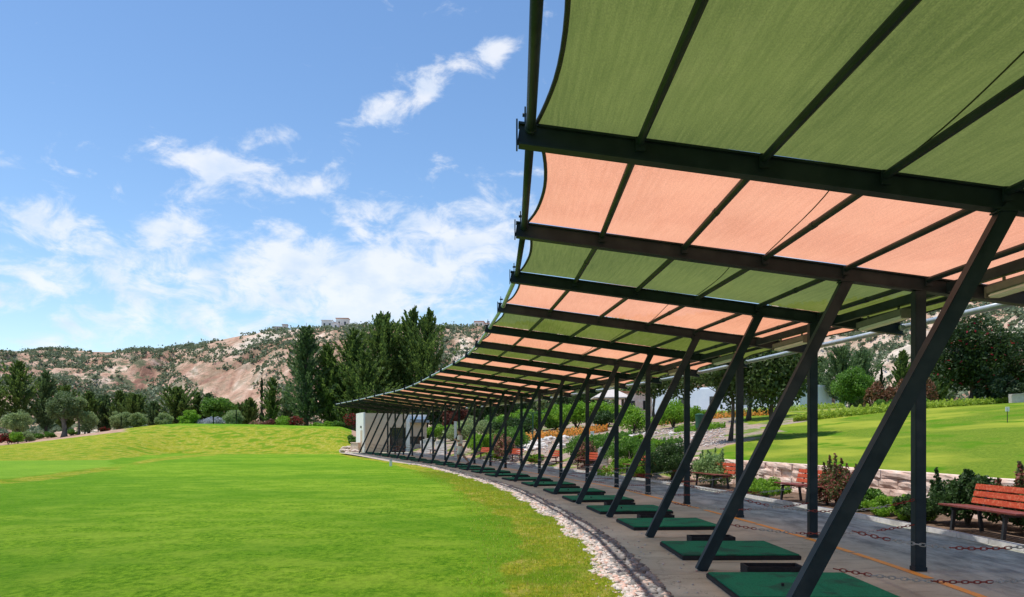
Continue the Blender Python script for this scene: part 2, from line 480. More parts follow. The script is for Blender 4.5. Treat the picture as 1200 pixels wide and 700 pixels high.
def broad_tree(name, base, height, rad, trunk_h, leafm, label, cat, group=None, seed=1, n=6000, size=.28, K=26, cr=.42, tr=.14, bark='bark', limbs=6, squash=1.0, flat=-1.0):
    rng = np.random.default_rng(seed)
    t = thing(name, base, label, cat, group)
    rz = (height - trunk_h) / 2
    zc = trunk_h + rz
    tree_trunk(zc, tr, tr*.45, rng, limbs, (.55, 1.0), rad*.8).build('trunk', M[bark], t, smooth=True)
    p = crown_pts(n, (rad, rad*.95, rz), rng, K, cr, zc, flat=flat)
    V, F = leaf_quads(p, size, rng)
    link('crown', np_mesh('crown', V, F), leafm, t)
    return t

def conifer(name, base, height, rad, leafm, label, cat, group=None, seed=1, nb=120, per=70, size=.34, up=(25, 55), low=.06, prof='cone', lean=0.0, tr=.2, tips=1.0):
    """conifer with upswept feathery branches"""
    rng = np.random.default_rng(seed)
    if prof != 'column': rad *= 1.45; nb = int(nb*1.25); per = int(per*.95)
    t = thing(name, base, label, cat, group)
    mb = MB()
    mb.tube([(0, 0, -.3), (lean*height*.15, 0, height*.3), (lean*height*.5, 0, height*.65), (lean*height, 0, height*.97)], [tr*1.2, tr, tr*.55, tr*.08], 8)
    mb.build('trunk', M['bark'], t, smooth=True)
    allp = []; alla = []
    for i in range(nb):
        q = rng.uniform(0, 1)**.95
        z0 = low + (1 - low) * q * .95
        if prof == 'cone': L = rad * (1 - z0)**.72 * (.55 + .45*min(1, z0*6))
        elif prof == 'column': L = rad * min(1, (1 - z0)*3.2)**.7 * (.75 + .25*math.sin(z0*9 + seed))
        else: L = rad * (math.sin(pi * min(1, .16 + z0*.84))**.6) * (1.0 - max(0, z0 - .45)*1.05)
        L *= rng.uniform(.42, 1.22)
        L = max(L, .05*rad)
        az = rng.uniform(0, 2*pi); e = R(rng.uniform(*up)) + z0 * R(14)
        dr = np.array([math.cos(az)*math.cos(e), math.sin(az)*math.cos(e), math.sin(e)])
        m = int(per * (.35 + .65*L/rad))
        s = rng.uniform(.05, 1, m)**.75
        curve = np.outer(s**2, [0, 0, .18*L*tips])
        wid = (.15*L + .035*rad) * (1 - s*.78)
        off = unit(rng, m) * wid[:, None] * (rng.uniform(0, 1, (m, 1))**.5)
        off[:, 2] *= .7
        org = np.array([lean*height*z0**1.4, 0, z0*height*.96])
        allp.append(org + s[:, None]*L*dr + curve + off); alla.append(np.repeat(dr[None], m, 0) + np.array([0, 0, .25]))
    p = np.concatenate(allp); a = np.concatenate(alla); a /= np.linalg.norm(a, axis=1, keepdims=True)
    V, F = leaf_quads(p, size, rng, a, aspect=.42)
    link('crown', np_mesh('crown', V, F), leafm, t)
    return t

def shrub(name, base, rx_, ry_, h, leafm, label, cat='shrub', group=None, seed=1, n=1800, size=.09, K=22, cr=.5, spiky=0.0, stems=True):
    rng = np.random.default_rng(seed)
    rx_ *= 1.22; ry_ *= 1.22; h *= 1.12; n = int(n*1.3)
    t = thing(name, base, label, cat, group)
    if stems:
        mb = MB()
        for j in range(5):
            a = rng.uniform(0, 2*pi)
            mb.tube([(0, 0, -.05), (math.cos(a)*rx_*.35, math.sin(a)*ry_*.35, h*.55)], [h*.025 + .004, h*.012 + .002], 5)
        mb.build('stem', M['bark'], t)
    p = crown_pts(n, (rx_, ry_, h*.62), rng, K, cr, h*.42, flat=-.35)
    if spiky > 0:
        m = int(n*.35); q = []
        for j in range(16):
            a = rng.uniform(0, 2*pi); rr = rng.uniform(0, .85)
            b = np.array([math.cos(a)*rr*rx_, math.sin(a)*rr*ry_, h*.55]); tip = b*np.array([1.15, 1.15, 1]) + np.array([0, 0, h*(.25 + spiky*rng.uniform(0, 1))])
            s = rng.uniform(0, 1, (m//16, 1)); q.append(b + (tip - b)*s + rng.normal(size=(m//16, 3))*.05*h*(1.2 - s))
        p = np.concatenate([p] + q)
    p[:, 2] = np.maximum(p[:, 2], .01 + .04*rng.uniform(size=len(p)))
    V, F = leaf_quads(p, size, rng, aspect=.6)
    link('foliage', np_mesh('foliage', V, F), leafm, t)
    return t

# ------------------------------------------------------------------ ground sheets
def attr(me, name, vals):
    a = me.attributes.new(name, 'FLOAT', 'POINT'); a.data.foreach_set('value', np.asarray(vals, dtype=np.float32).ravel())

def grid_faces(nr, nc):
    i = np.arange(nr - 1)[:, None] * nc + np.arange(nc - 1)[None, :]
    return np.stack([i, i + 1, i + nc + 1, i + nc], axis=-1).reshape(-1, 4)

def attr_node(nt, name):
    n = nt.nodes.new('ShaderNodeAttribute'); n.attribute_name = name; return n.outputs['Fac']

def grass_material():
    m, nt, out = nt_new('lawn_grass')
    p = nt.nodes.new('ShaderNodeBsdfPrincipled'); p.inputs['Roughness'].default_value = .9; p.inputs['Specular IOR Level'].default_value = .02
    fine = noise_node(nt, 13, 8, .80, stretch=(1, .6, 1))
    mid = noise_node(nt, 1.3, 8, .72, stretch=(.8, .9, 1))
    big = noise_node(nt, .16, 6, .62, stretch=(.6, .8, 1))
    g2 = noise_node(nt, 110, 3, .75)
    fm = nt.nodes.new('ShaderNodeMath'); fm.operation = 'MULTIPLY_ADD'; nt.links.new(g2.outputs['Fac'], fm.inputs[0]); fm.inputs[1].default_value = .35
    fs_ = nt.nodes.new('ShaderNodeMath'); fs_.operation = 'MULTIPLY'; fs_.inputs[1].default_value = .65; nt.links.new(fine.outputs['Fac'], fs_.inputs[0]); nt.links.new(fs_.outputs[0], fm.inputs[2])
    tee = ramp(nt, fm.outputs[0], [(.43, (.055, .160, .006)), (.57, (.235, .400, .024))])
    tee = mixc(nt, smooth_range(nt, mid.outputs['Fac'], .42, .62), tee, mixc(nt, .55, tee, (.290, .410, .042)))
    tee = mixc(nt, smooth_range(nt, big.outputs['Fac'], .42, .58), tee, mixc(nt, .50, tee, (.060, .200, .008)))
    dry = noise_node(nt, 3.2, 5, .7, stretch=(1, .5, 1))
    rough = ramp(nt, fm.outputs[0], [(.43, (.105, .155, .007)), (.57, (.410, .405, .036))])
    rough = mixc(nt, smooth_range(nt, dry.outputs['Fac'], .46, .68), rough, (.40, .36, .085))
    gn = noise_node(nt, .9, 4)
    rough = mixc(nt, smooth_range(nt, gn.outputs['Fac'], .48, .62), rough, (.130, .235, .012))
    def soft(name, amt, sc):
        nz = noise_node(nt, sc, 4)
        a = nt.nodes.new('ShaderNodeMath'); a.operation = 'MULTIPLY_ADD'; nt.links.new(nz.outputs['Fac'], a.inputs[0]); a.inputs[1].default_value = amt
        s = nt.nodes.new('ShaderNodeMath'); s.operation = 'SUBTRACT'; nt.links.new(attr_node(nt, name), s.inputs[0]); s.inputs[1].default_value = amt*.5
        nt.links.new(s.outputs[0], a.inputs[2])
        return smooth_range(nt, a.outputs[0], .38, .62)
    tee = mixc(nt, soft('pale', .3, 1.0), tee, mixc(nt, .35, tee, (.24, .40, .05)))
    col = mixc(nt, soft('rough', .9, 2.2), tee, rough)
    dirt = ramp(nt, noise_node(nt, 1.3, 6).outputs['Fac'], [(.3, (.36, .22, .15)), (.7, (.50, .34, .25))])
    col = mixc(nt, soft('dirt', .6, .5), col, dirt)
    nt.links.new(col, p.inputs['Base Color'])
    nt.links.new(bump(nt, noise_node(nt, 24, 6, .75).outputs['Fac'], 1.0, .06), p.inputs['Normal'])
    nt.links.new(p.outputs[0], out.inputs['Surface'])
    return m
M['grass'] = grass_material()

def build_left_lawn():
    Ys = np.concatenate([np.arange(-18, 30, .6), np.arange(30, 70, 1.0), np.arange(70, 125, .8), np.arange(125, 330, 6)])
    v = np.linspace(0, 1, 110)**2.0
    k = Ys/3 - 1
    w = sstep((k - 22.7) / .5)
    # the lawn edge wanders a little against the pebble strip
    edge = rx(k) - 1.07 + .07*np.sin(k*5.3) + .05*np.sin(k*11.1 + 1) - .04*np.sin(k*23.0)
    edge = edge*(1 - w) + (rx(k) + 4.72)*w
    X = edge[:, None] - v[None, :]*190; Y = np.repeat(Ys[:, None], len(v), 1)
    Zz = zL(X, Y)
    d0 = edge[:, None] - X
    band = 1.0 + .25*np.sin(Y*.35)
    rough = 1 - sstep((d0 - band + .25) / .65)
    Zu = np.maximum(Y/3, .5); u = 600 + 313*X/Zu
    # beyond the tee: the mound is rough, greener at its top
    yy = 512.5 + (1.5 - Zz)*313/Zu
    back = sstep((Zu - np.interp(u, [0, 130, 205, 400], [16.8, 17.3, 23.6, 23.6])) / .8)
    top = sstep((Zu - 27.5)/3.5) * sstep((u - 150)/60)
    rough = np.maximum(rough, back*(.95 - .75*top))
    # strip of rough between the two tees at the left
    cen = np.interp(u, [-100, 0, 60, 130, 210, 260], [10.0, 8.9, 10.2, 13.0, 20.5, 24])
    wid = np.interp(u, [0, 130, 210], [.55, .9, 1.6])
    rough = np.maximum(rough, np.exp(-((Zu - cen)/wid)**2)*(u < 255)*(u > -400)*1.0)
    dirt = sstep((Zu - 29.5 + .022*(u - 20))/1.2) * (1 - sstep((u - 110)/70))
    dirt = np.maximum(dirt, sstep((Zu - 36)/2))
    ub = sstep((u - 408)/8)*sstep((Zu - 25.2)/.8); dirt = np.maximum(dirt, ub)
    V = np.stack([X, Y, Zz], -1).reshape(-1, 3)
    me = np_mesh('lawn', V, grid_faces(len(Ys), len(v))[:, ::-1])
    pale = sstep((Zu - cen - .4)/.5)*sstep((140 - u)/20)*(1 - back); attr(me, 'pale', pale)
    attr(me, 'rough', rough); attr(me, 'dirt', dirt)
    o = link('tee_lawn', me, M['grass'], smooth=True); tag(o, kind='structure')
build_left_lawn()

def strip_mesh(name, offs, k0, k1, mat, step=.25, zf=None, smooth=False):
    ks = np.arange(k0, k1 + 1e-6, step)
    X = rx(ks)[:, None] + np.array([o[0] for o in offs])[None]
    Y = np.repeat((3*(ks + 1))[:, None], len(offs), 1)
    Z = np.array([o[1] for o in offs])[None] + pave_z(ks)[:, None]
    V = np.stack([X, Y, Z], -1).reshape(-1, 3)
    F = grid_faces(len(ks), len(offs))
    o = link(name, np_mesh(name, V, F), mat, smooth=smooth)
    return tag(o, kind='structure')

def pave_material():
    m, nt, out = nt_new('paving_concrete')
    p = nt.nodes.new('ShaderNodeBsdfPrincipled'); p.inputs['Roughness'].default_value = .72; p.inputs['Specular IOR Level'].default_value = .35
    a = noise_node(nt, 1.1, 7, .65)
    col = ramp(nt, a.outputs['Fac'], [(.34, (.31, .285, .19)), (.66, (.64, .59, .42))])
    b = noise_node(nt, .45, 5, .6)
    col = mixc(nt, smooth_range(nt, b.outputs['Fac'], .5, .7), col, (.62, .575, .42))
    s = noise_node(nt, 1.0, 5, .7, stretch=(.9, 3.2, 1), dist=.8)
    col = mixc(nt, smooth_range(nt, s.outputs['Fac'], .52, .70), col, mixc(nt, .75, col, (.12, .105, .075)))
    st = noise_node(nt, 5.5, 7, .72, dist=1.2)
    col = mixc(nt, smooth_range(nt, st.outputs['Fac'], .56, .70), col, mixc(nt, .5, col, (.10, .085, .06)))
    g = noise_node(nt, 55, 4, .75)
    col = mixc(nt, .4, col, mixc(nt, g.outputs['Fac'], (.12, .11, .08), (.72, .66, .50)))
    cr = nt.nodes.new('ShaderNodeTexVoronoi'); cr.feature = 'DISTANCE_TO_EDGE'; cr.inputs['Scale'].default_value = .42
    tcv = nt.nodes.new('ShaderNodeTexCoord'); nzv = noise_node(nt, 1.7, 5, .7); va = nt.nodes.new('ShaderNodeVectorMath'); va.operation = 'MULTIPLY_ADD'
    nt.links.new(nzv.outputs['Color'], va.inputs[0]); va.inputs[1].default_value = (.7, .7, .7); nt.links.new(tcv.outputs['Object'], va.inputs[2]); nt.links.new(va.outputs[0], cr.inputs['Vector'])
    col = mixc(nt, smooth_range(nt, cr.outputs['Distance'], .0035, .0005), col, mixc(nt, .5, col, (.07, .062, .05)))
    lane = attr_node(nt, 'lane')
    asph = ramp(nt, noise_node(nt, 1.3, 7, .7, stretch=(2.5, .8, 1)).outputs['Fac'], [(.38, (.17, .172, .135)), (.62, (.46, .465, .38))])
    col = mixc(nt, lane, col, asph)
    nt.links.new(col, p.inputs['Base Color'])
    nt.links.new(bump(nt, noise_node(nt, 40, 5, .7).outputs['Fac'], .35, .01), p.inputs['Normal'])
    nt.links.new(p.outputs[0], out.inputs['Surface'])
    return m
M['paving'] = pave_material()
offs = [(-.57, -.14), (-.57, -.012), (-.558, 0), (0, 0), (.5, 0), (1, 0), (1.5, 0), (2, 0), (2.2, 0), (2.45, 0), (3, 0), (3.6, 0), (4.2, 0), (4.6, 0)]
pv = strip_mesh('paving', offs, -8, 23.2, M['paving'])
nk = len(pv.data.vertices)//len(offs)
attr(pv.data, 'lane', np.tile(np.array([sstep((o[0] - 2.3)/.5) for o in offs]), nk))
def kerb_thing():
    mb = MB()
    ks = np.arange(-8, 23.2, .25)
    for i in range(len(ks) - 1):
        x0, x1 = fx(ks[i]), fx(ks[i+1]); y0, y1 = 3*(ks[i]+1)+.004, 3*(ks[i+1]+1)-.004
        z0, z1 = float(pave_z(ks[i])), float(pave_z(ks[i+1])); t = .07
        a, b = 4.602, 4.72
        vs = [(x0+a, y0, z0-.1), (x0+b, y0, z0-.1), (x1+b, y1, z1-.1), (x1+a, y1, z1-.1), (x0+a+.01, y0, z0+t), (x0+b, y0, z0+t), (x1+b, y1, z1+t), (x1+a+.01, y1, z1+t)]
        mb.add(vs, [(4,5,6,7),(0,1,5,4),(1,2,6,5),(2,3,7,6),(3,0,4,7)])
    tag(mb.build('kerb', M['kerb']), kind='structure')
kerb_thing()

# orange line, worn in places
def line_material():
    m, nt, out = nt_new('orange_line')
    p = nt.nodes.new('ShaderNodeBsdfPrincipled'); p.inputs['Roughness'].default_value = .7
    n = noise_node(nt, 14, 6, .7)
    col = ramp(nt, n.outputs['Fac'], [(.32, (.30, .25, .18)), (.42, (.90, .36, .035))])
    nt.links.new(col, p.inputs['Base Color']); nt.links.new(p.outputs[0], out.inputs['Surface'])
    return m
M['line'] = line_material()
def line_build():
    mb = MB(); k = -2.0; rr = random.Random(3)
    while k < 22:
        L = rr.choice([.5, .62, .85, .4]); 
        ks = np.linspace(k, min(k + L, 22), 4)
        w = .045 + rr.uniform(-.006, .012)
        for i in range(3):
            vs = []
            for kk, sgn in ((ks[i], -1), (ks[i], 1), (ks[i+1], 1), (ks[i+1], -1)):
                vs.append((fx(kk) + 2.32 + sgn*w, 3*(kk+1), float(pave_z(kk)) + .004))
            mb.add(vs, [(0, 1, 2, 3)])
        k += L + rr.choice([.03, .05, .12, .02])
    tag(mb.build('painted_line', M['line']), kind='structure')
line_build()

# pebble strip: a bed and the loose stones on it
M['pebble'] = leafmat('pebbles', (.34, .30, .27), (.68, .60, .54), (.56, .38, .31), .80, transl=0.0, rough=.9, scale=2)
M['pebble_grey'] = leafmat('grey_pebbles', (.10, .098, .095), (.30, .28, .265), (.40, .30, .25), .9, transl=0.0, rough=.9, scale=2)
M['bed'] = surf('pebble_bed', (.30, .26, .23), (.46, .40, .36), 20, .95, .6, .02)
strip_mesh('pebble_strip', [(-1.30, -.05), (-1.05, -.035), (-.8, -.04), (-.566, -.05)], -8, 23.2, M['bed'])
def ico_unit():
    bm = bmesh.new(); bmesh.ops.create_icosphere(bm, subdivisions=1, radius=1)
    bm.verts.index_update()
    V = np.array([v.co[:] for v in bm.verts]); F = np.array([[v.index for v in f.verts] for f in bm.faces]); bm.free()
    return V, F
ICO_V, ICO_F = ico_unit()
def stones(name, pts, sizes, mat, rng, flat=.6, parent=None):
    n = len(pts); nv = len(ICO_V)
    Q = unit(rng, n); B = np.cross(Q, unit(rng, n)); B /= np.linalg.norm(B, axis=1, keepdims=True); C = np.cross(Q, B)
    loc = ICO_V[None]*(1 + rng.uniform(-.28, .28, (n, nv, 1)))*np.stack([np.ones(n), rng.uniform(.6, 1, n), rng.uniform(.45, .8, n)], 1)[:, None, :]
    Vw = loc[..., 0:1]*Q[:, None] + loc[..., 1:2]*B[:, None] + loc[..., 2:3]*C[:, None]
    Vw[..., 2] *= flat
    Vw = Vw*sizes[:, None, None] + pts[:, None]
    F = (ICO_F[None] + (np.arange(n)*nv)[:, None, None]).reshape(-1, 3)
    return link(name, np_mesh(name, Vw.reshape(-1, 3), F), mat, parent)
def pebbles():
    rng = np.random.default_rng(5)
    def scatter(n, lo, hi, kmax=14, smin=.016, smax=.046):
        q = rng.uniform(0, 1, n)
        k = .0 + kmax*q**1.9
        off = rng.uniform(lo, hi, n) + .0
        wob = .07*np.sin(k*5.3) + .05*np.sin(k*11.1 + 1) - .04*np.sin(k*23.0)
        t = np.clip((off - hi)/(lo - hi), 0, 1)
        x = rx(k) + off + wob*t; y = 3*(k+1)
        s = rng.uniform(smin, smax, n)*(1 + q*.6)
        return np.stack([x, y, -.03 + rng.uniform(0, .025, n)], 1), s
    p, s = scatter(8000, -1.10, -.82)
    tag(stones('white_pebbles', p, s, M['pebble'], rng), 'white and pale pink pebbles in the strip along the lawn edge', 'pebbles', kind='stuff')
    p, s = scatter(8000, -.90, -.585, smin=.026, smax=.060)
    tag(stones('grey_pebbles', p, s, M['pebble_grey'], rng), 'grey pebbles in the strip beside the concrete paving edge', 'pebbles', kind='stuff')
pebbles()
def litter():
    rng = np.random.default_rng(31)
    k = 12*rng.uniform(0, 1, 420)**1.7; off = np.concatenate([-.57 + np.abs(rng.normal(0, .22, 210)), -1.05 - np.abs(rng.normal(0, .10, 210))])
    p = np.stack([rx(k) + off, 3*(k+1), np.where(off > -.57, .006, -.012)], 1)
    tag(stones('stray_pebbles', p, rng.uniform(.008, .024, 420), M['pebble'], rng), 'stray pebbles kicked loose onto the paving and the lawn edge', 'pebbles', kind='stuff')
    n = 900; k = 10*rng.uniform(0, 1, n)**1.4; off = np.where(rng.uniform(size=n) < .5, 4.55 - np.abs(rng.normal(0, .35, n)), rng.uniform(-.5, 4.5, n))
    pts = np.stack([rx(k) + off, 3*(k+1), np.full(n, .008)], 1)
    V, F = leaf_quads(pts, .035, rng, aspect=.5); V[:, 2] = .004 + np.abs(V[:, 2] - .008)*.35
    M['leaf_litter'] = leafmat('dry_leaves', (.10, .055, .025), (.24, .14, .06), transl=.0)
    tag(link('dry_leaves', np_mesh('dry_leaves', V, F), M['leaf_litter']), 'small dry leaves scattered over the paving, thicker near the kerb', 'leaves', kind='stuff')
litter()

# grass blades in the rough band and a thin scatter over the near tee
def blades():
    rng = np.random.default_rng(11)
    def mk(name, n, lo, hi, h0, h1, kmax, mat, label, wob=1):
        q = rng.uniform(0, 1, n); k = -.2 + kmax*q**1.8
        off = rng.uniform(0, 1, n); off = hi - (hi - lo)*(1 - np.sqrt(1 - off))
        x = rx(k) - 1.08 + off + .05*np.sin(k*5.3)*wob; y = 3*(k + 1)
        z = zL(x, y)
        h = rng.uniform(h0, h1, n); w = .0035*(1 + k*.35)
        a = rng.uniform(0, 2*pi, n); le = rng.uniform(.1, .9, n)*h; b = rng.uniform(0, 2*pi, n)
        base = np.stack([x, y, z - .004], 1)
        sd_ = np.stack([np.cos(a)*w, np.sin(a)*w, 0*w], 1)
        tip = base + np.stack([np.cos(b)*le, np.sin(b)*le, h], 1)
        V = np.stack([base - sd_, base + sd_, tip], 1).reshape(-1, 3)
        o = link(name, np_mesh(name, V, np.arange(3*n).reshape(n, 3)), mat)
        tag(o, label, 'grass', kind='stuff')
    M['blade_rough'] = leafmat('rough_grass_blades', (.16, .26, .010), (.36, .42, .035), (.50, .42, .12), .9, transl=.3, scale=1.3)
    M['blade_tee'] = leafmat('tee_grass_blades', (.09, .22, .012), (.19, .33, .03), (.3, .34, .06), .95, transl=.3, scale=.5)
    mk('rough_grass', 60000, -1.7, .06, .012, .036, 11, M['blade_rough'], 'yellowish rough grass in the band beside the pebble strip')
blades()

# right hand terrain: planting bed, terrace lawn, rock garden
def right_material():
    m, nt, out = nt_new('garden_ground')
    p = nt.nodes.new('ShaderNodeBsdfPrincipled'); p.inputs['Roughness'].default_value = .9; p.inputs['Specular IOR Level'].default_value = .03
    fine = noise_node(nt, 14, 6, .7)
    lawn = ramp(nt, fine.outputs['Fac'], [(.36, (.075, .140, .010)), (.64, (.190, .260, .026))])
    lawn = mixc(nt, smooth_range(nt, noise_node(nt, .35, 5, stretch=(1, .5, 1)).outputs['Fac'], .42, .62), lawn, (.27, .305, .035))
    lawn = mixc(nt, smooth_range(nt, noise_node(nt, .8, 5, stretch=(1, .5, 1)).outputs['Fac'], .52, .66), lawn, (.080, .190, .007))
    soil = ramp(nt, noise_node(nt, 9, 6).outputs['Fac'], [(.3, (.10, .065, .045)), (.7, (.21, .145, .105))])
    grav = ramp(nt, noise_node(nt, 6, 7, .75).outputs['Fac'], [(.36, (.20, .145, .115)), (.64, (.46, .36, .30))])
    grav = mixc(nt, smooth_range(nt, noise_node(nt, .5, 5).outputs['Fac'], .5, .62), grav, (.38, .25, .19))
    grav = mixc(nt, smooth_range(nt, noise_node(nt, .42, 6, .65).outputs['Fac'], .50, .58), grav, (.13, .19, .03))
    path = ramp(nt, noise_node(nt, 2, 5).outputs['Fac'], [(.3, (.62, .57, .51)), (.7, (.74, .69, .63))])
    def soft(name, amt, sc):
        nz = noise_node(nt, sc, 4)
        a = nt.nodes.new('ShaderNodeMath'); a.operation = 'MULTIPLY_ADD'; nt.links.new(nz.outputs['Fac'], a.inputs[0]); a.inputs[1].default_value = amt
        s = nt.nodes.new('ShaderNodeMath'); s.operation = 'SUBTRACT'; nt.links.new(attr_node(nt, name), s.inputs[0]); s.inputs[1].default_value = amt*.5
        nt.links.new(s.outputs[0], a.inputs[2])
        return smooth_range(nt, a.outputs[0], .4, .6)
    col = mixc(nt, soft('lawn', .5, .6), soil, lawn)
    col = mixc(nt, soft('gravel', .7, .5), col, grav)
    col = mixc(nt, soft('path', .1, .8), col, path)
    nt.links.new(col, p.inputs['Base Color'])
    nt.links.new(bump(nt, noise_node(nt, 20, 5, .7).outputs['Fac'], .8, .04), p.inputs['Normal'])
    nt.links.new(p.outputs[0], out.inputs['Surface'])
    return m
M['garden'] = right_material()
def build_right():
    Ys = np.concatenate([np.arange(-18, 50, .5), np.arange(50, 100, .8), np.arange(100, 330, 5)])
    o = np.concatenate([np.array([4.715, 5.2, 5.8, 6.3, 6.50, 6.56]), np.linspace(6.9, 30, 76), np.linspace(31.5, 170, 60)])
    k = Ys/3 - 1
    X = rx(k)[:, None] + o[None]; Y = np.repeat(Ys[:, None], len(o), 1)
    Z = zR(X, Y); Zu = np.maximum(Y/3, .5); u = 600 + 313*X/Zu; d = o[None] + 0*X
    lawn = (d > 6.5)*1.0
    # rock garden: beyond the end of the stone wall, left of the terrace lawn
    edge_u = np.interp(Zu, [9.4, 11, 12.5, 14, 18], [838, 862, 935, 905, 880])
    gard = sstep((Zu - 9.2)/.5)*sstep((edge_u - u)/24)
    far = sstep((Zu - 14.6 - .0*u)/1.0)
    gravel = np.clip(gard + 0, 0, 1)
    spot = np.exp(-(((u - 915)/45)**2 + ((Zu - 15.5)/1.1)**2)); gravel = np.maximum(gravel, spot*1.1)
    lawn = lawn*(1 - gard*.75*(1 - sstep((Zu - 24)/3)))
    crest = sstep((Zu - 19)/2); gravel = np.maximum(gravel, crest*.45)
    # pale path leading up into the garden
    pc = 628 - (Zu - 14.5)*3.5
    path = (np.abs(u - 613) < 26)*(Zu > 16.2)*(Zu < 21.5)*1.0
    V = np.stack([X, Y, Z], -1).reshape(-1, 3)
    me = np_mesh('garden_ground', V, grid_faces(len(Ys), len(o)))
    attr(me, 'lawn', lawn); attr(me, 'gravel', gravel); attr(me, 'path', path)
    tag(link('garden_ground', me, M['garden'], smooth=True), kind='structure')
build_right()

M['plain'] = surf('dry_plain', (.30, .22, .16), (.42, .33, .25), .02, .95, .2, c3=(.14, .17, .07), scale2=.012)
def plain():
    n = 40; a = np.linspace(0, 2*pi, n, endpoint=False); V = [(0, 0, -1.2)] + [(5000*math.cos(t), 5000*math.sin(t), -1.2) for t in a]
    me = bpy.data.meshes.new('ground'); me.from_pydata(V, [], [(0, i+1, (i+1) % n + 1) for i in range(n)])
    tag(link('ground', me, M['plain']), kind='structure')
plain()

# ------------------------------------------------------------------ hills
HU = [-2500, -900, -300, 0, 60, 130, 165, 200, 240, 280, 320, 400, 470, 520, 560, 600, 700, 800, 900, 1000, 1100, 1200, 1500, 3500]
HY = [440, 412, 404, 410, 410, 411, 408, 407, 400, 392, 386.5, 381, 379, 382, 380, 377, 373, 368, 360, 352, 346, 342, 345, 420]
def hill_height(az_t, r):
    """az_t: tan of azimuth; r: distance in metres"""
    u = 600 + 939*az_t
    ridge_r = np.interp(u, [0, 170, 240, 340, 600, 1200], [760, 740, 640, 560, 600, 480])
    foot = ridge_r*np.interp(u, [0, 180, 260, 1200], [.40, .42, .48, .35])
    dep = ridge_r/np.sqrt(1 + az_t**2)
    H = (512.5 - np.interp(u, HU, HY))/939*dep + 1.5
    t = np.clip((r - foot)/(ridge_r - foot), 0, 2)
    up = np.where(t < 1, sstep(t*.86 + .02)/sstep(np.array(.88)), 1 - .45*sstep((t - 1)))
    return H*up, t
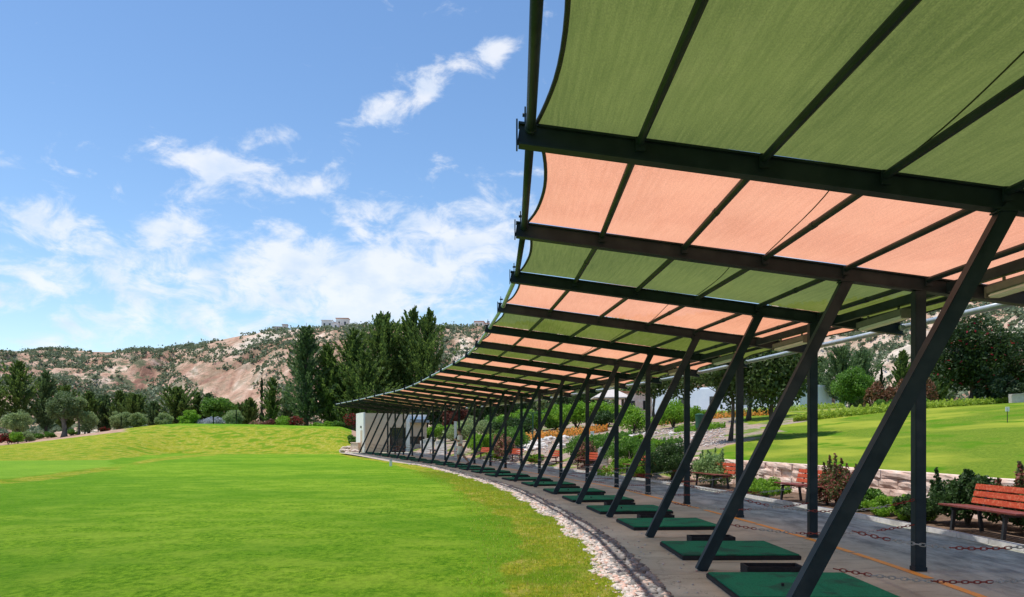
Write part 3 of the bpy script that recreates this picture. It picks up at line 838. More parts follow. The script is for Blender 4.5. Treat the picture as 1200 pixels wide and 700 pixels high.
def hills():
    rng = np.random.default_rng(3)
    us = np.concatenate([np.linspace(-2500, -150, 50), np.linspace(-140, 640, 300), np.linspace(650, 1300, 120), np.linspace(1340, 3500, 40)])
    az = (us - 600)/939
    rs = np.concatenate([np.linspace(180, 330, 18), np.linspace(336, 800, 130), np.linspace(820, 1500, 14)])
    A, Rr = np.meshgrid(az, rs, indexing='ij')
    H, T = hill_height(A, Rr)
    th = np.arctan(A)
    X = Rr*np.sin(th); Y = Rr*np.cos(th)
    D = np.zeros_like(H)
    Xf, Yf = X.ravel(), Y.ravel(); D1 = np.empty(len(Xf)); D2 = np.empty(len(Xf))
    for i in range(len(Xf)):
        x, y = Xf[i], Yf[i]
        D1[i] = mnoise.ridged_multi_fractal(Vector((x*.013, y*.006, 3.1)), 1.0, 2.1, 5, 1.0, 2.0)
        D2[i] = mnoise.fractal(Vector((x*.05, y*.05, 7.7)), .9, 2.1, 4)
    D1 = D1.reshape(H.shape); D2 = D2.reshape(H.shape)
    amp = np.clip(T*2.2, 0, 1)*np.clip((1.01 - T)*3.2, .04, 1)
    Z = H + ((D1 - 1.0)*9.0 + D2*5.0)*amp - 1.3
    V = np.stack([X, Y, Z], -1).reshape(-1, 3)
    me = np_mesh('hills', V, grid_faces(len(us), len(rs)))
    m, nt, out = nt_new('hill_earth')
    p = nt.nodes.new('ShaderNodeBsdfPrincipled'); p.inputs['Roughness'].default_value = .95; p.inputs['Specular IOR Level'].default_value = .1
    a = noise_node(nt, .05, 9, .72, stretch=(1, .3, .45), dist=.5)
    for l in list(nt.links):
        if l.to_node.type == 'TEX_NOISE': l.from_node.inputs['Rotation'].default_value = (0, R(38), 0)
    col = ramp(nt, a.outputs['Fac'], [(.36, (.235, .125, .090)), (.46, (.44, .265, .185)), (.56, (.60, .42, .31)), (.66, (.76, .65, .53))])
    b = noise_node(nt, .011, 6, .6)
    col = mixc(nt, smooth_range(nt, b.outputs['Fac'], .54, .64), col, (.70, .60, .50))
    c = noise_node(nt, .02, 6, .65)
    col = mixc(nt, smooth_range(nt, c.outputs['Fac'], .58, .68), col, (.37, .215, .175))
    veg = noise_node(nt, .11, 7, .75)
    vf = nt.nodes.new('ShaderNodeMath'); vf.operation = 'MULTIPLY'
    nt.links.new(smooth_range(nt, veg.outputs['Fac'], .47, .56), vf.inputs[0]); nt.links.new(attr_node(nt, 'veg'), vf.inputs[1])
    col = mixc(nt, vf.outputs[0], col, (.115, .135, .075))
    nt.links.new(col, p.inputs['Base Color'])
    nt.links.new(bump(nt, noise_node(nt, .25, 6, .7).outputs['Fac'], 1.0, 2.0), p.inputs['Normal'])
    nt.links.new(p.outputs[0], out.inputs['Surface'])
    U = 600 + 939*A
    vegd = np.interp(U, [-300, 0, 170, 215, 260, 340, 450, 700, 1000, 1200], [1, 1, 1, .62, .34, .42, .5, .5, .35, .3])
    vegd = np.clip(vegd*np.where(U < 200, 1.25 - .55*np.clip(T, 0, 1), 1.0), 0, 1)
    attr(me, 'veg', vegd)
    tag(link('hills', me, m, smooth=True), kind='structure')
    # scrub: bushes spread over the slopes
    from mathutils.bvhtree import BVHTree
    ZI = Z
    n = 12000
    uu = rng.uniform(-150, 1300, n*3); tt0 = rng.uniform(0, 1, n*3); tq = np.linspace(0, 1, 200); upq = sstep(tq*.86 + .02)/sstep(np.array(.88)); tt = np.interp(tt0*1.0, upq, tq)
    keep = []
    for i in range(n*3):
        dn = np.interp(uu[i], [-300, 0, 170, 215, 260, 340, 450, 700, 1000, 1200], [1, .9, .95, .6, .36, .44, .5, .5, .35, .3])
        nz = mnoise.fractal(Vector((uu[i]*.02, tt0[i]*5, 1.3)), 1, 2, 3)
        if rng.uniform() < dn*(.62 + nz*1.3): keep.append(i)
        if len(keep) >= n: break
    keep = np.array(keep); uu = uu[keep]; tt = tt[keep]
    ai = (uu - 600)/939
    rid = np.interp(uu, [0, 170, 240, 340, 600, 1200], [760, 740, 640, 560, 600, 480]); fo = rid*np.interp(uu, [0, 180, 260, 1200], [.40, .42, .48, .35]); ir = fo + (rid - fo)*tt
    ui = np.interp(uu, us, np.arange(len(us))); ri = np.interp(ir, rs, np.arange(len(rs)))
    u0 = np.clip(ui.astype(int), 0, len(us)-2); r0 = np.clip(ri.astype(int), 0, len(rs)-2); fu = ui - u0; fr = ri - r0
    zz = ZI[u0, r0]*(1-fu)*(1-fr) + ZI[u0+1, r0]*fu*(1-fr) + ZI[u0, r0+1]*(1-fu)*fr + ZI[u0+1, r0+1]*fu*fr
    tv = T[u0, r0]; ok = (tv > .12) & (tv < 1.03)
    th = np.arctan(ai); cx = ir*np.sin(th); cy = ir*np.cos(th)
    cx, cy, zz = cx[ok], cy[ok], zz[ok]; nb = len(cx)
    r = rng.uniform(.8, 2.5, nb)*(1 + (rng.uniform(size=nb) > .9)*.7); m_ = 16
    off = unit(rng, nb*m_).reshape(nb, m_, 3)*r[:, None, None]*(rng.uniform(size=(nb, m_, 1))**.4); off[..., 2] *= .75
    pts = (np.stack([cx, cy, zz + r*.45], 1)[:, None] + off).reshape(-1, 3)
    V, F = leaf_quads(pts, 1.25, rng, aspect=.85)
    tag(link('hill_scrub', np_mesh('scrub', V, F), M['leaf_scrub']), 'grey green scrub bushes dotted over the pink hillsides', 'scrub', kind='stuff')
    return us, rs, Z
HILL = hills()
def hill_at(u, r):
    us, rs, Z = HILL
    i = int(np.clip(np.interp(u, us, np.arange(len(us))), 0, len(us)-1)); j = int(np.clip(np.interp(r, rs, np.arange(len(rs))), 0, len(rs)-1))
    a = math.atan((u - 600)/939); return (r*math.sin(a), r*math.cos(a), float(Z[i, j]))

def ridge_house(u, r, blocks, label, rz=0.0, roofm='house_wall'):
    x, y, z = hill_at(u, r)
    t = thing('hilltop_house', (x, y, z - .5), label, 'house', None, rz)
    for (x0, x1, y0, y1, h, wm, rm) in blocks:
        mb = MB(); mb.box(x0, x1, y0, y1, -1.5, h, bev=.05); w = mb.build('wall', M[wm], t)
        rb = MB(); rb.box(x0-.3, x1+.3, y0-.3, y1+.3, h + .003, h+.5, bev=.05); rb.build('roof', M[rm], t)
        nw = max(1, int((x1 - x0)/3.2))
        for i in range(nw):
            cx = x0 + (i + .5)*(x1 - x0)/nw
            wb = MB(); wb.box(cx-.6, cx+.6, y0-.06, y0-.003, h*.35, h*.7); wb.build('window', M['glass_dark'], t)
ridge_house(382, 565, [(-3, 4.5, 0, 7, 6.0, 'shed_white', 'shed_white'), (4.6, 8.5, -1, 6, 4.0, 'shed_white', 'shed_white')], 'white flat roofed house on the hill ridge above the conifers', .1)
ridge_house(397, 572, [(-2, 6.5, 0, 7, 7.0, 'house_wall', 'terracotta'), (-6, -2.1, 1, 6, 4.2, 'house_wall', 'terracotta')], 'cream house with terracotta roof on the hill ridge beside a white one', .05)
ridge_house(327, 560, [(-4, 2, 0, 6, 3.0, 'house_wall', 'roof_tile'), (2.1, 5.5, -.6, 5, 4.6, 'house_wall', 'roof_tile')], 'small grey brown house on the hill ridge left of the tallest conifers', .2)
ridge_house(562, 600, [(-4, 3, 0, 6, 4.6, 'house_wall', 'terracotta'), (3.1, 7, .5, 5, 3.2, 'house_wall', 'terracotta')], 'pinkish house on the hill ridge just left of the canopy edge', -.1)

# ------------------------------------------------------------------ canopy
ZFK = [-8, 0, 1, 2, 3, 4, 6, 8, 10, 14, 18, 22]
ZFV = [3.6, 3.72, 3.77, 3.83, 3.90, 3.93, 3.95, 3.99, 4.01, 4.06, 4.16, 4.32]
def zf(k): return float(np.interp(k, ZFK, ZFV))
F0, BK, SL = -2.07, 3.80, -.135
def RP(k, off, dz=0.0):
    """a point of the roof plane at frame k"""
    return Vector((fx(k) + off, 3*(k + 1), zf(k) + SL*(off - F0) + dz))
K0, K1 = -3, 22
canopy = thing('driving_range_canopy', (fx(0), 3, 0), 'long curving canopy of alternating green and salmon shade cloth on slanted dark steel struts', 'canopy')
CO = Vector(canopy.location)
def crel(p): return Vector(p) - CO
PURL = [-1.11, -.19, .71, 1.61, 2.53, 3.18]
for k in range(K0, K1 + 1):
    pz = float(pave_z(k))
    mb = MB()
    a, b = crel(RP(k, F0 + (.06 if k < 2 else 0))), crel(RP(k, BK))
    # I section: web and two flanges
    mb.bar(a, b, .05, .135, bev=.003)
    mb.bar(a + Vector((0, 0, .076)), b + Vector((0, 0, .076)), .115, .016)
    mb.bar(a - Vector((0, 0, .076)), b - Vector((0, 0, .076)), .115, .016)
    mb.bar(a + Vector((-.012, 0, -.10)), a + Vector((-.012, 0, .10)), .12, .012, up=(1, 0, 0))
    # stub lug standing on the beam end, with bolt
    mb.bar(a + Vector((.05, .0, .086)), a + Vector((.05, 0, .20)), .07, .012, up=(1, 0, 0))
    mb.tube([a + Vector((.03, 0, .15)), a + Vector((.09, 0, .15))], .014, 6)
    for off in PURL:                       # cleats the purlins bolt to
        c = crel(RP(k, off, .035))
        mb.box(c.x-.035, c.x+.035, c.y-.085, c.y-.058, c.z-.06, c.z+.045)
        mb.box(c.x-.035, c.x+.035, c.y+.058, c.y+.085, c.z-.06, c.z+.045)
    mb.build('roof_beam', M['steel'], canopy)
    # slanted strut: from its foot on the paving to the beam
    foot = crel((fx(k) - (.085 if k == 1 else 0), 3*(k+1), pz)); top = crel(RP(k, 1.64, -.085))
    sb = MB(); d = (top - foot)
    sb.bar(foot - d*.0, top + d*.012, .112, .118, up=(1, 0, -.45), bev=.006)
    sb.bar(top + Vector((-.085, 0, .0)), top + Vector((.085, 0, .0)), .13, .014)
    sb.build('slanted_strut', M['steel'], canopy)
    pb = MB()
    ft = crel((fx(k) + 2.45, 3*(k+1), pz)); tp = crel(RP(k, 2.45, -.085))
    pb.box(ft.x-.06, ft.x+.06, ft.y-.06, ft.y+.06, ft.z, tp.z, bev=.006)
    pb.box(ft.x-.068, ft.x+.068, ft.y-.068, ft.y+.068, ft.z, ft.z+.05, bev=.004)
    pb.build('upright_post', M['steel'], canopy)
stuff_purl = MB()
for k in range(K0, K1):
    green = (k % 2 == 0)
    # cloth
    nu, nv = 46, 15
    V = []; 
    rr = random.Random(k*13 + 5)
    ph = rr.uniform(0, 6)
    for i in range(nv):
        t = .006 + .988*i/(nv-1)
        sc = 4*t*(1-t)
        o0 = F0 + .13 + (.06*(1 - t) if k == 1 else .06*(k < 1)) + (.13 if k < 2 else .10)*sc; o1 = BK - .07 - .20*sc
        for j in range(nu):
            s = j/(nu-1); off = o0 + (o1 - o0)*s
            p = RP(k, off)*(1-t) + RP(k+1, off)*t
            near = min(abs(off - q) for q in [F0+.09] + PURL + [BK-.05])
            sag = -.028*min(1, near/.45)*sc + .006*math.sin(off*4 + ph + t*3)*sc + .004*math.sin(t*17 + off*2.2 + ph)
            p = p + Vector((0, 0, .098 + sag))
            V.append(tuple(crel(p)))
    me = np_mesh('shade_panel', np.array(V), grid_faces(nv, nu))
    pn = link('shade_panel', me, M['cloth_green' if green else 'cloth_salmon'], canopy, smooth=True)
    pn['label'] = 'green shade cloth panel' if green else 'salmon pink shade cloth panel'
    # hems at the two scalloped edges and the beam-side edges
    for e in (0, nu - 1):
        hm = MB(); hm.tube([V[i*nu + e] for i in range(nv)], .016, 6); hm.build('hem', M['hem'], pn, smooth=True)
    # seam that wanders across between beams
    sm = MB(); pts = []
    base = .72
    for i in range(nv):
        t = .022 + .956*i/(nv-1)
        off = base - .30*(1-t)**1.6 + .02*math.sin(t*5 + ph)
        p = RP(k, off)*(1-t) + RP(k+1, off)*t
        near = min(abs(off - q) for q in PURL)
        pts.append(crel(p + Vector((0, 0, .088 - .028*min(1, near/.45)*4*t*(1-t)))))
    sm.tube(pts, .0055, 5); sm.build('seam', M['seam'], pn, smooth=True)
    # purlins between the beams
    for off in PURL:
        a, b = RP(k, off, .045), RP(k+1, off, .045)
        d = (b - a).normalized()
        seg = [crel(a + d*.062), crel(b - d*.062)]
        tgt = MB() if k < 14 else stuff_purl
        tgt.tube(seg, .032, 10)
        m = crel(a + (b - a)*.48)
        if rr.random() < .35: tgt.tube([m - d*.05, m + d*.05], .036, 10)
        if k < 14: tgt.build('purlin', M['steel'], canopy, smooth=False)
    for off, r, mt in ((F0+.09, .036, M['steel'] if k < 3 else M['galv']), (BK-.05, .042, M['galv'])):
        a, b = RP(k, off + (.06 if k < 2 and off < 0 else 0), .03 if off < 0 else .0), RP(k+1, off + (.06 if k < 1 and off < 0 else 0), .03 if off < 0 else .0)
        if off > 0: a.z += .02; b.z += .02
        d = (b - a).normalized()
        eb = MB(); eb.tube([crel(a + d*.06), crel(b - d*.06)], r, 12)
        for q in (a + d*.10, b - d*.10): eb.tube([crel(q - d*.03), crel(q + d*.03)], r + .008, 12)
        eb.build('edge_tube', mt, canopy, smooth=True)
    # heavy longitudinal rail that carries the lamps
    a, b = RP(k, 2.76, -.01), RP(k+1, 2.76, -.01)
    d = (b - a).normalized()
    rb = MB(); rb.bar(crel(a + d*.062), crel(b - d*.062), .07, .11, bev=.004)
    rb.build('lamp_rail', M['steel'], canopy)
sp = stuff_purl.build('purlin', M['steel'], canopy); sp['kind'] = 'stuff'

ORD = ['first', 'second', 'third', 'fourth', 'fifth', 'sixth', 'seventh', 'eighth', 'ninth', 'tenth', 'eleventh', 'twelfth', 'thirteenth', 'fourteenth', 'fifteenth', 'sixteenth', 'seventeenth', 'eighteenth', 'nineteenth', 'twentieth', 'twenty-first', 'twenty-second']

# strip lamps under the roof
def make_lamp():
    t = thing('strip_lamp', (0, 0, 0), 'x', 'lamp', 'strip lamps under the canopy roof')
    mb = MB(); mb.box(-.07, .07, -.6, .6, -.02, .06, bev=.008)
    mb.box(-.012, .012, -.42, -.40, .06, .12); mb.box(-.012, .012, .40, .42, .06, .12)
    mb.build('housing', M['lamp_box'], t)
    db = MB(); db.box(-.062, .062, -.58, .58, -.06, -.0205, bev=.012); db.build('diffuser', M['diffuser'], t)
    for q in (-.625, .603):
        eb = MB(); eb.box(-.072, .072, q, q + .022, -.055, .06, bev=.004); eb.build('end_cap', M['lamp_box'], t)
    return t
lamp0 = make_lamp(); first = True
for k in range(1, 21):
    p = RP(k + .5, 2.76, -.185)
    a = row_angle(k + .5)
    lab = 'grey strip lamp under the roof between %s and %s slanted struts from the camera' % (ORD[k-1], ORD[k])
    if first:
        lamp0.location = p; lamp0.rotation_euler = (0, 0, a); lamp0['label'] = lab; first = False
    else: copy_tree(lamp0, p, a, lab)

# chains between each strut and its post
def chain_mesh(p, q, sag):
    mb = MB(); L = (Vector(q) - Vector(p)).length*1.02
    step = .046; n = int(L/step)
    for i in range(n):
        t = (i + .5)/n
        c = Vector(p).lerp(Vector(q), t) + Vector((0, 0, -sag*4*t*(1-t)))
        sl_ = math.atan2((q[2]-p[2]) - sag*4*(1-2*t), q[0]-p[0])
        red = ((i + 4)//10) % 2 == 0
        vs = []; nu, nv = 10, 5
        for a in range(nu):
            th = 2*pi*a/nu
            for b in range(nv):
                ph = 2*pi*b/nv
                rr_ = .0038
                x = math.cos(th)*.0275 + math.copysign(.004, math.cos(th)); y = math.sin(th)*.0115
                nx, ny = math.cos(th), math.sin(th)
                x += nx*rr_*math.cos(ph); y += ny*rr_*math.cos(ph); z = rr_*math.sin(ph)
                if i % 2: y, z = z, y
                vs.append((c.x + x*math.cos(sl_) - z*math.sin(sl_), c.y + y, c.z + x*math.sin(sl_) + z*math.cos(sl_)))
        fs = [(a*nv+b, ((a+1) % nu)*nv+b, ((a+1) % nu)*nv+(b+1) % nv, a*nv+(b+1) % nv) for a in range(nu) for b in range(nv)]
        mb.add(vs, fs, 0 if red else 1)
    return mb
slope_x = 1.64/3.25
chs = []
for nm, h, sag in (('upper', .80, .13), ('lower', .52, .10)):
    o = chain_mesh((h*slope_x + .08, -.03, h), (2.45 - .065, -.03, h), sag).build('barrier_chain', [M['chain_red'], M['chain_white']], smooth=True)
    hook = MB(); hook.tube([(h*slope_x + .05, -.03, h), (h*slope_x + .085, -.03, h)], .008, 6); hook.tube([(2.38, -.03, h), (2.40, -.03, h)], .008, 6)
    chs.append((nm, o, sag))
for nm, o0, sag in chs:
    for k in range(1, 23):
        o = o0 if k == 1 else o0.copy()
        if k > 1: COL.objects.link(o)
        o.location = (fx(k), 3*(k+1), float(pave_z(k)))
        tag(o, '%s red and white chain slung from the %s slanted strut from the camera' % (nm, ORD[k-1]), 'chain', 'red and white chains between struts and posts')

# hitting mats and ball trays
def make_mat():
    t = thing('hitting_mat', (0, 0, 0), 'x', 'golf mat', 'green hitting mats in the bays')
    mb = MB(); mb.box(-.73, .73, -.68, .68, 0, .052, bev=.008); mb.build('rubber_base', M['rubber'], t)
    tb = MB(); tb.box(-.715, .715, -.655, .655, .0525, .066, bev=.004); tb.build('turf', M['turf'], t)
    rb = MB()
    rb.tube([(-.18, -.15, .066), (-.18, -.15, .095)], [.013, .016], 8); rb.build('rubber_tee', M['rubber'], t)
    return t
def make_tray():
    t = thing('ball_tray', (0, 0, 0), 'x', 'tray', 'black ball trays behind the mats')
    mb = MB(); mb.box(-.31, .31, -.15, .15, 0, .02, bev=.004)
    mb.build('base', M['rubber'], t)
    rb = MB()
    rb.box(-.31, .31, -.15, -.128, .0205, .10, bev=.004); rb.box(-.31, .31, .128, .15, .0205, .10, bev=.004)
    rb.box(-.31, -.288, -.1275, .1275, .0205, .10, bev=.004); rb.box(.288, .31, -.1275, .1275, .0205, .10, bev=.004)
    rb.build('rim', M['rubber'], t)
    return t
mat0 = make_mat(); tray0 = make_tray()
mz = {1: 2.62, 2: 3.48, 3: 4.53, 4: 5.43, 5: 6.38, 6: 7.3}
for k in range(1, 22):
    Zc = mz.get(k, k + 1 + .42); kk = Zc - 1
    a = row_angle(kk)
    loc = (fx(kk) + .69, 3*Zc, float(pave_z(kk)))
    where = 'between %s and %s slanted struts from the camera' % (ORD[k-1], ORD[k])
    tl = Vector((.05, .93, 0)); tl.rotate(Matrix.Rotation(a, 3, 'Z')); tl = Vector(loc) + tl
    if k == 1:
        mat0.location = loc; mat0.rotation_euler = (0, 0, a); mat0['label'] = 'green turf hitting mat ' + where
        tray0.location = tl; tray0.rotation_euler = (0, 0, a); tray0['label'] = 'low black ball tray behind the mat ' + where
    else:
        copy_tree(mat0, loc, a, 'green turf hitting mat ' + where); copy_tree(tray0, tl, a, 'low black ball tray behind the mat ' + where)

# ------------------------------------------------------------------ benches (face the range, -x)
def make_bench():
    t = thing('park_bench', (0, 0, 0), 'x', 'bench', 'red slatted benches along the back kerb')
    L = .92
    sb = MB()
    for i in range(4):
        x = -.24 + i*.125
        sb.box(x-.052, x+.052, -L, L, .375 + .006*(3-i), .403 + .006*(3-i), bev=.006)
    sb.build('seat', M['wood_shaded'], t)
    bb = MB()
    for i in range(3):
        z = .465 + i*.108; x = .27 + (z-.45)*.28
        Mx = Matrix.Translation((x, 0, z)) @ Matrix.Rotation(R(15.6), 4, 'Y')
        bb.box(-.015, .015, -L, L, -.046, .046, 0, Mx, bev=.006)
    bb.build('backrest', M['wood_red'], t)
    for y in (-.60, .60):
        lb = MB()
        lb.bar((-.26, y, 0), (-.22, y, .37), .05, .045); lb.bar((.22, y, 0), (.17, y, .37), .05, .045)
        lb.bar((-.27, y, .358), (.24, y, .358), .05, .03)
        lb.bar((.243, y, .34), (.36, y, .74), .05, .03, up=(1, 0, 0))
        lb.build('leg_frame', M['iron'], t)
    return t
b0 = make_bench()
bz = [3.93, 5.95, 7.75, 9.7, 11.6, 13.5, 15.4, 17.3, 19.2, 21.1]
bl = ['red slatted bench nearest the camera, before the spiky dark green shrub at right', 'red slatted bench before the red tipped shrub by the stone wall',
      'red slatted bench at the far end of the pink stone wall', 'red slatted bench beside the large dark green shrub past the wall end',
      'fifth red slatted bench along the kerb, among garden mounds', 'sixth red slatted bench along the kerb, beside the pale garden path',
      'seventh red slatted bench along the kerb, at the pink flowering shrub', 'eighth red slatted bench along the kerb, right of the walking man',
      'ninth red slatted bench along the kerb, just left of the walking man', 'red slatted bench farthest from the camera, before the white low walls']
for i, Z in enumerate(bz):
    k = Z - 1; loc = (fx(k) + 5.02, 3*Z, float(pave_z(k)) + (.0 if True else 0)); a = row_angle(k)
    loc = (loc[0], loc[1], float(zR(loc[0], loc[1])) - .005)
    if i == 0: b0.location = loc; b0.rotation_euler = (0, 0, a); b0['label'] = bl[0]
    else: copy_tree(b0, loc, a, bl[i])

# ------------------------------------------------------------------ stone retaining wall
def wall():
    t = thing('retaining_wall', (fx(4) + 6.5, 15, 0), 'low retaining wall of rough pink stone blocks holding up the terrace lawn', 'wall')
    o = Vector(t.location); rr = random.Random(9)
    mb = MB(); core = MB()
    hs = [.25, .22, .21, .17]
    for ci, h in enumerate(hs):
        z0 = -.06 + sum(hs[:ci]); y = -6.0 + rr.uniform(0, .4)
        while y < 28.6:
            L = rr.uniform(.42, .95) if ci < 3 else rr.uniform(.6, 1.1)
            y1 = min(y + L, 28.7)
            ka, kb = y/3 - 1, y1/3 - 1
            xa, xb = fx(ka) + 6.42, fx(kb) + 6.42
            d = rr.uniform(-.025, .025) - (.03 if ci == 3 else 0) + .012*ci
            ang = math.atan2(xb - xa, y1 - y)
            Mx = Matrix.Translation(Vector((xa, y, z0)) - o) @ Matrix.Rotation(-ang, 4, 'Z')
            bm = bmesh.new(); bmesh.ops.create_cube(bm, size=1)
            bmesh.ops.subdivide_edges(bm, edges=bm.edges[:], cuts=2, use_grid_fill=True)
            ww = .27
            for v in bm.verts:
                px, py, pz = v.co.x + .5, v.co.y + .5, v.co.z + .5
                inn = (0.02 < py < .98) and (0.02 < pz < .98)
                q = Vector((px*ww + d, .006 + py*(y1 - y - .012), .005 + pz*(h - .01)))
                if px < .02: q.x += rr.uniform(-.008, .006) + (-.010 if inn else .010)
                q.y += rr.uniform(-.006, .006); q.z += rr.uniform(-.005, .005)
                v.co = Mx @ q
            bm.verts.index_update()
            mb.add([v.co.copy() for v in bm.verts], [[v.index for v in f.verts] for f in bm.faces]); bm.free()
            y = y1
    mb.build('stone_blocks', M['stone_pink'], t)
    for y in np.arange(-6, 28.5, .5):
        x0, x1 = fx(y/3 - 1) + 6.5, fx((y+.5)/3 - 1) + 6.5
        vs = [(x0, y, -.1), (x0+.14, y, -.1), (x1+.14, y+.5, -.1), (x1, y+.5, -.1), (x0, y, .74), (x0+.14, y, .74), (x1+.14, y+.5, .74), (x1, y+.5, .74)]
        core.add([Vector(v) - o for v in vs], [(0,3,2,1),(4,5,6,7),(0,1,5,4),(1,2,6,5),(2,3,7,6),(3,0,4,7)])
    core.build('mortar', M['mortar'], t)
wall()

# ------------------------------------------------------------------ planting in the bed and garden
def rowpt(Z, off, dz=0): 
    x = fx(Z - 1) + off; y = 3*Z; return (x, y, gz(x, y) + dz)
sh = shrub
sh('spiky_shrub', rowpt(4.45, 5.62), .48, .62, .68, M['leaf_dark'], 'spiky dark green shrub behind the nearest red bench', seed=21, n=9000, size=.062, spiky=.45)
sh('spiky_shrub', rowpt(4.12, 5.95), .34, .6, .80, M['leaf_red'], 'red tipped dark shrub behind the near end of the nearest red bench', seed=22, n=8000, size=.062, spiky=.4)
sh('ground_cover_shrub', rowpt(4.85, 5.2), .42, 1.0, .32, M['leaf_bright'], 'low bright green shrub along the kerb beyond the nearest bench', seed=23, n=9000, size=.05, K=40, cr=.6)
sh('leafy_shrub', rowpt(4.62, 5.08), .30, .34, .40, M['leaf_dark'], 'small dark green shrub at the kerb beside the far end of the nearest bench', seed=40, n=4500, size=.06, K=30)
sh('leafy_shrub', rowpt(3.85, 5.78), .34, .85, .50, M['leaf_dark'], 'low dark foliage behind and beneath the nearest bench', seed=39, n=7000, size=.06, K=34)
sh('red_tipped_shrub', rowpt(5.75, 5.45), .34, .60, .74, M['leaf_red'], 'loose shrub with reddish tips behind the second bench', seed=24, n=5500, size=.06, spiky=.55)
sh('leafy_shrub', rowpt(5.3, 5.3), .32, .40, .38, M['leaf_mid'], 'mid green shrub next to the red tipped shrub by the stone wall', seed=25, n=4500, size=.06)
sh('ground_cover_shrub', rowpt(6.85, 5.25), .50, 1.3, .33, M['leaf_bright'], 'low bright green mound shrub between second and third benches', seed=26, n=8000, size=.055, K=40, cr=.6)
sh('feathery_shrub', rowpt(8.0, 5.35), .50, .9, .8, leafmat('feather_leaves', (.10, .17, .05), (.26, .36, .14), transl=.35, scale=3), 'pale feathery shrub behind the third bench', seed=27, n=4200, size=.07, spiky=.5)
sh('round_shrub', rowpt(8.95, 5.2), .72, .85, 1.05, M['leaf_dark'], 'large dark green shrub at the end of the stone wall', seed=28, n=8000, size=.07)
sh('ground_cover_shrub', rowpt(9.55, 4.95), .4, .8, .5, M['leaf_bright'], 'low bright shrub under the large dark shrub past the wall end', seed=29, n=4500, size=.065, K=30)
sh('hedge_mound', rowpt(11.1, 6.3), .95, 1.5, .72, M['leaf_mid'], 'broad clipped green mound behind the fourth bench', seed=30, n=9000, size=.075, K=50, cr=.55)
sh('hedge_mound', rowpt(10.4, 5.2), .45, .9, .42, M['leaf_bright'], 'small bright green mound before the broad clipped mound', seed=31, n=5000, size=.07, K=30)
sh('red_tipped_shrub', rowpt(12.0, 5.3), .42, .55, .95, M['leaf_pink'], 'pinkish flowering shrub between fourth and fifth benches', seed=32, n=3600, size=.085, spiky=.3)
sh('hedge_mound', rowpt(12.6, 6.2), .95, 1.3, .95, M['leaf_mid'], 'rounded green mound behind the fifth bench', seed=33, n=8000, size=.085, K=50, cr=.55)
sh('ground_cover_shrub', rowpt(14.3, 5.1), .5, 1.2, .38, M['leaf_bright'], 'low leafy plants before the pale garden path', seed=34, n=4500, size=.085, K=30)
sh('red_tipped_shrub', rowpt(16.0, 5.15), .55, .55, 1.25, M['leaf_pink'], 'pink flowering shrub at the seventh bench', seed=35, n=3800, size=.11, spiky=.3)
sh('hedge_mound', rowpt(17.2, 6.9), 1.0, 1.5, 1.1, M['leaf_mid'], 'dome shaped green shrub right of the walking man', seed=36, n=8000, size=.11, K=50, cr=.55)
sh('hedge_mound', rowpt(18.6, 6.4), 1.0, 1.4, 1.0, M['leaf_bright'], 'bright green shrub directly behind the walking man', seed=37, n=6000, size=.11, K=40)
sh('ground_cover_shrub', rowpt(16.6, 5.2), .5, 1.0, .45, M['leaf_bright'], 'low plants under the eighth bench by the kerb', seed=38, n=3500, size=.10, K=30)
def gs(u, Z, w, h, leaf, label, seed, name='garden_shrub', size=.13, n=4000, ry=None, **kw):
    return sh(name, G(u, Z), w, ry or w, h, M[leaf], label, seed=seed, n=n, size=size, **kw)
gs(742, 17.5, .95, 1.55, 'leaf_bright', 'round bright green shrub above the gravel, left of two', 41)
gs(789, 18, .95, 1.5, 'leaf_bright', 'round bright green shrub above the gravel, near the branching tree', 42)
gs(818, 18.5, .6, 1.1, 'leaf_bright', 'small green shrub behind the dark green bin', 43, n=2500)
gs(762, 12.3, .8, .35, 'leaf_bright', 'flat green plant patch in the gravel', 44, n=2500)
gs(745, 14, .9, .45, 'leaf_bright', 'low green plants by the white gravel', 45, n=2500)
hr = [(560, 26, 1.9, 1.7, 'leaf_olive', 'silvery green hedge bush far behind the walking man'), (585, 27, 1.9, 1.7, 'leaf_mid', 'dark hedge bush left in the garden hedge row'), (606, 27, 1.8, 1.9, 'leaf_bright', 'bright bush in the hedge row above the pale path'), (600, 24, 1.6, 1.5, 'leaf_dark', 'dark bush before the hedge row above the pale path'),
      (630, 25, 2.0, 1.8, 'leaf_mid', 'green bush in the hedge row behind the green sign post'), (652, 25, 1.9, 2.0, 'leaf_bright', 'yellowish bush in the hedge row above orange flowers'), (676, 24.5, 1.9, 2.2, 'leaf_bright', 'tall yellow green bush above the orange flower bed'), (704, 24, 1.8, 1.9, 'leaf_bright', 'yellow green bush below the pavilion roof'), (712, 22, 1.0, 1.2, 'leaf_dark', 'dark round bush before the pavilion'),
      (540, 24, 1.6, 1.4, 'leaf_olive', 'grey green bush left behind the walking man'), (520, 26, 1.8, 1.6, 'leaf_bright', 'bright bush behind the white low walls'), (503, 27, 1.6, 1.5, 'leaf_olive', 'olive coloured bush right of the shed')]
for i, (u, Z, w, h, lf, lb) in enumerate(hr): gs(u, Z, w, h, lf, lb, 60 + i, name='hedge_bush', size=.19, n=3600)
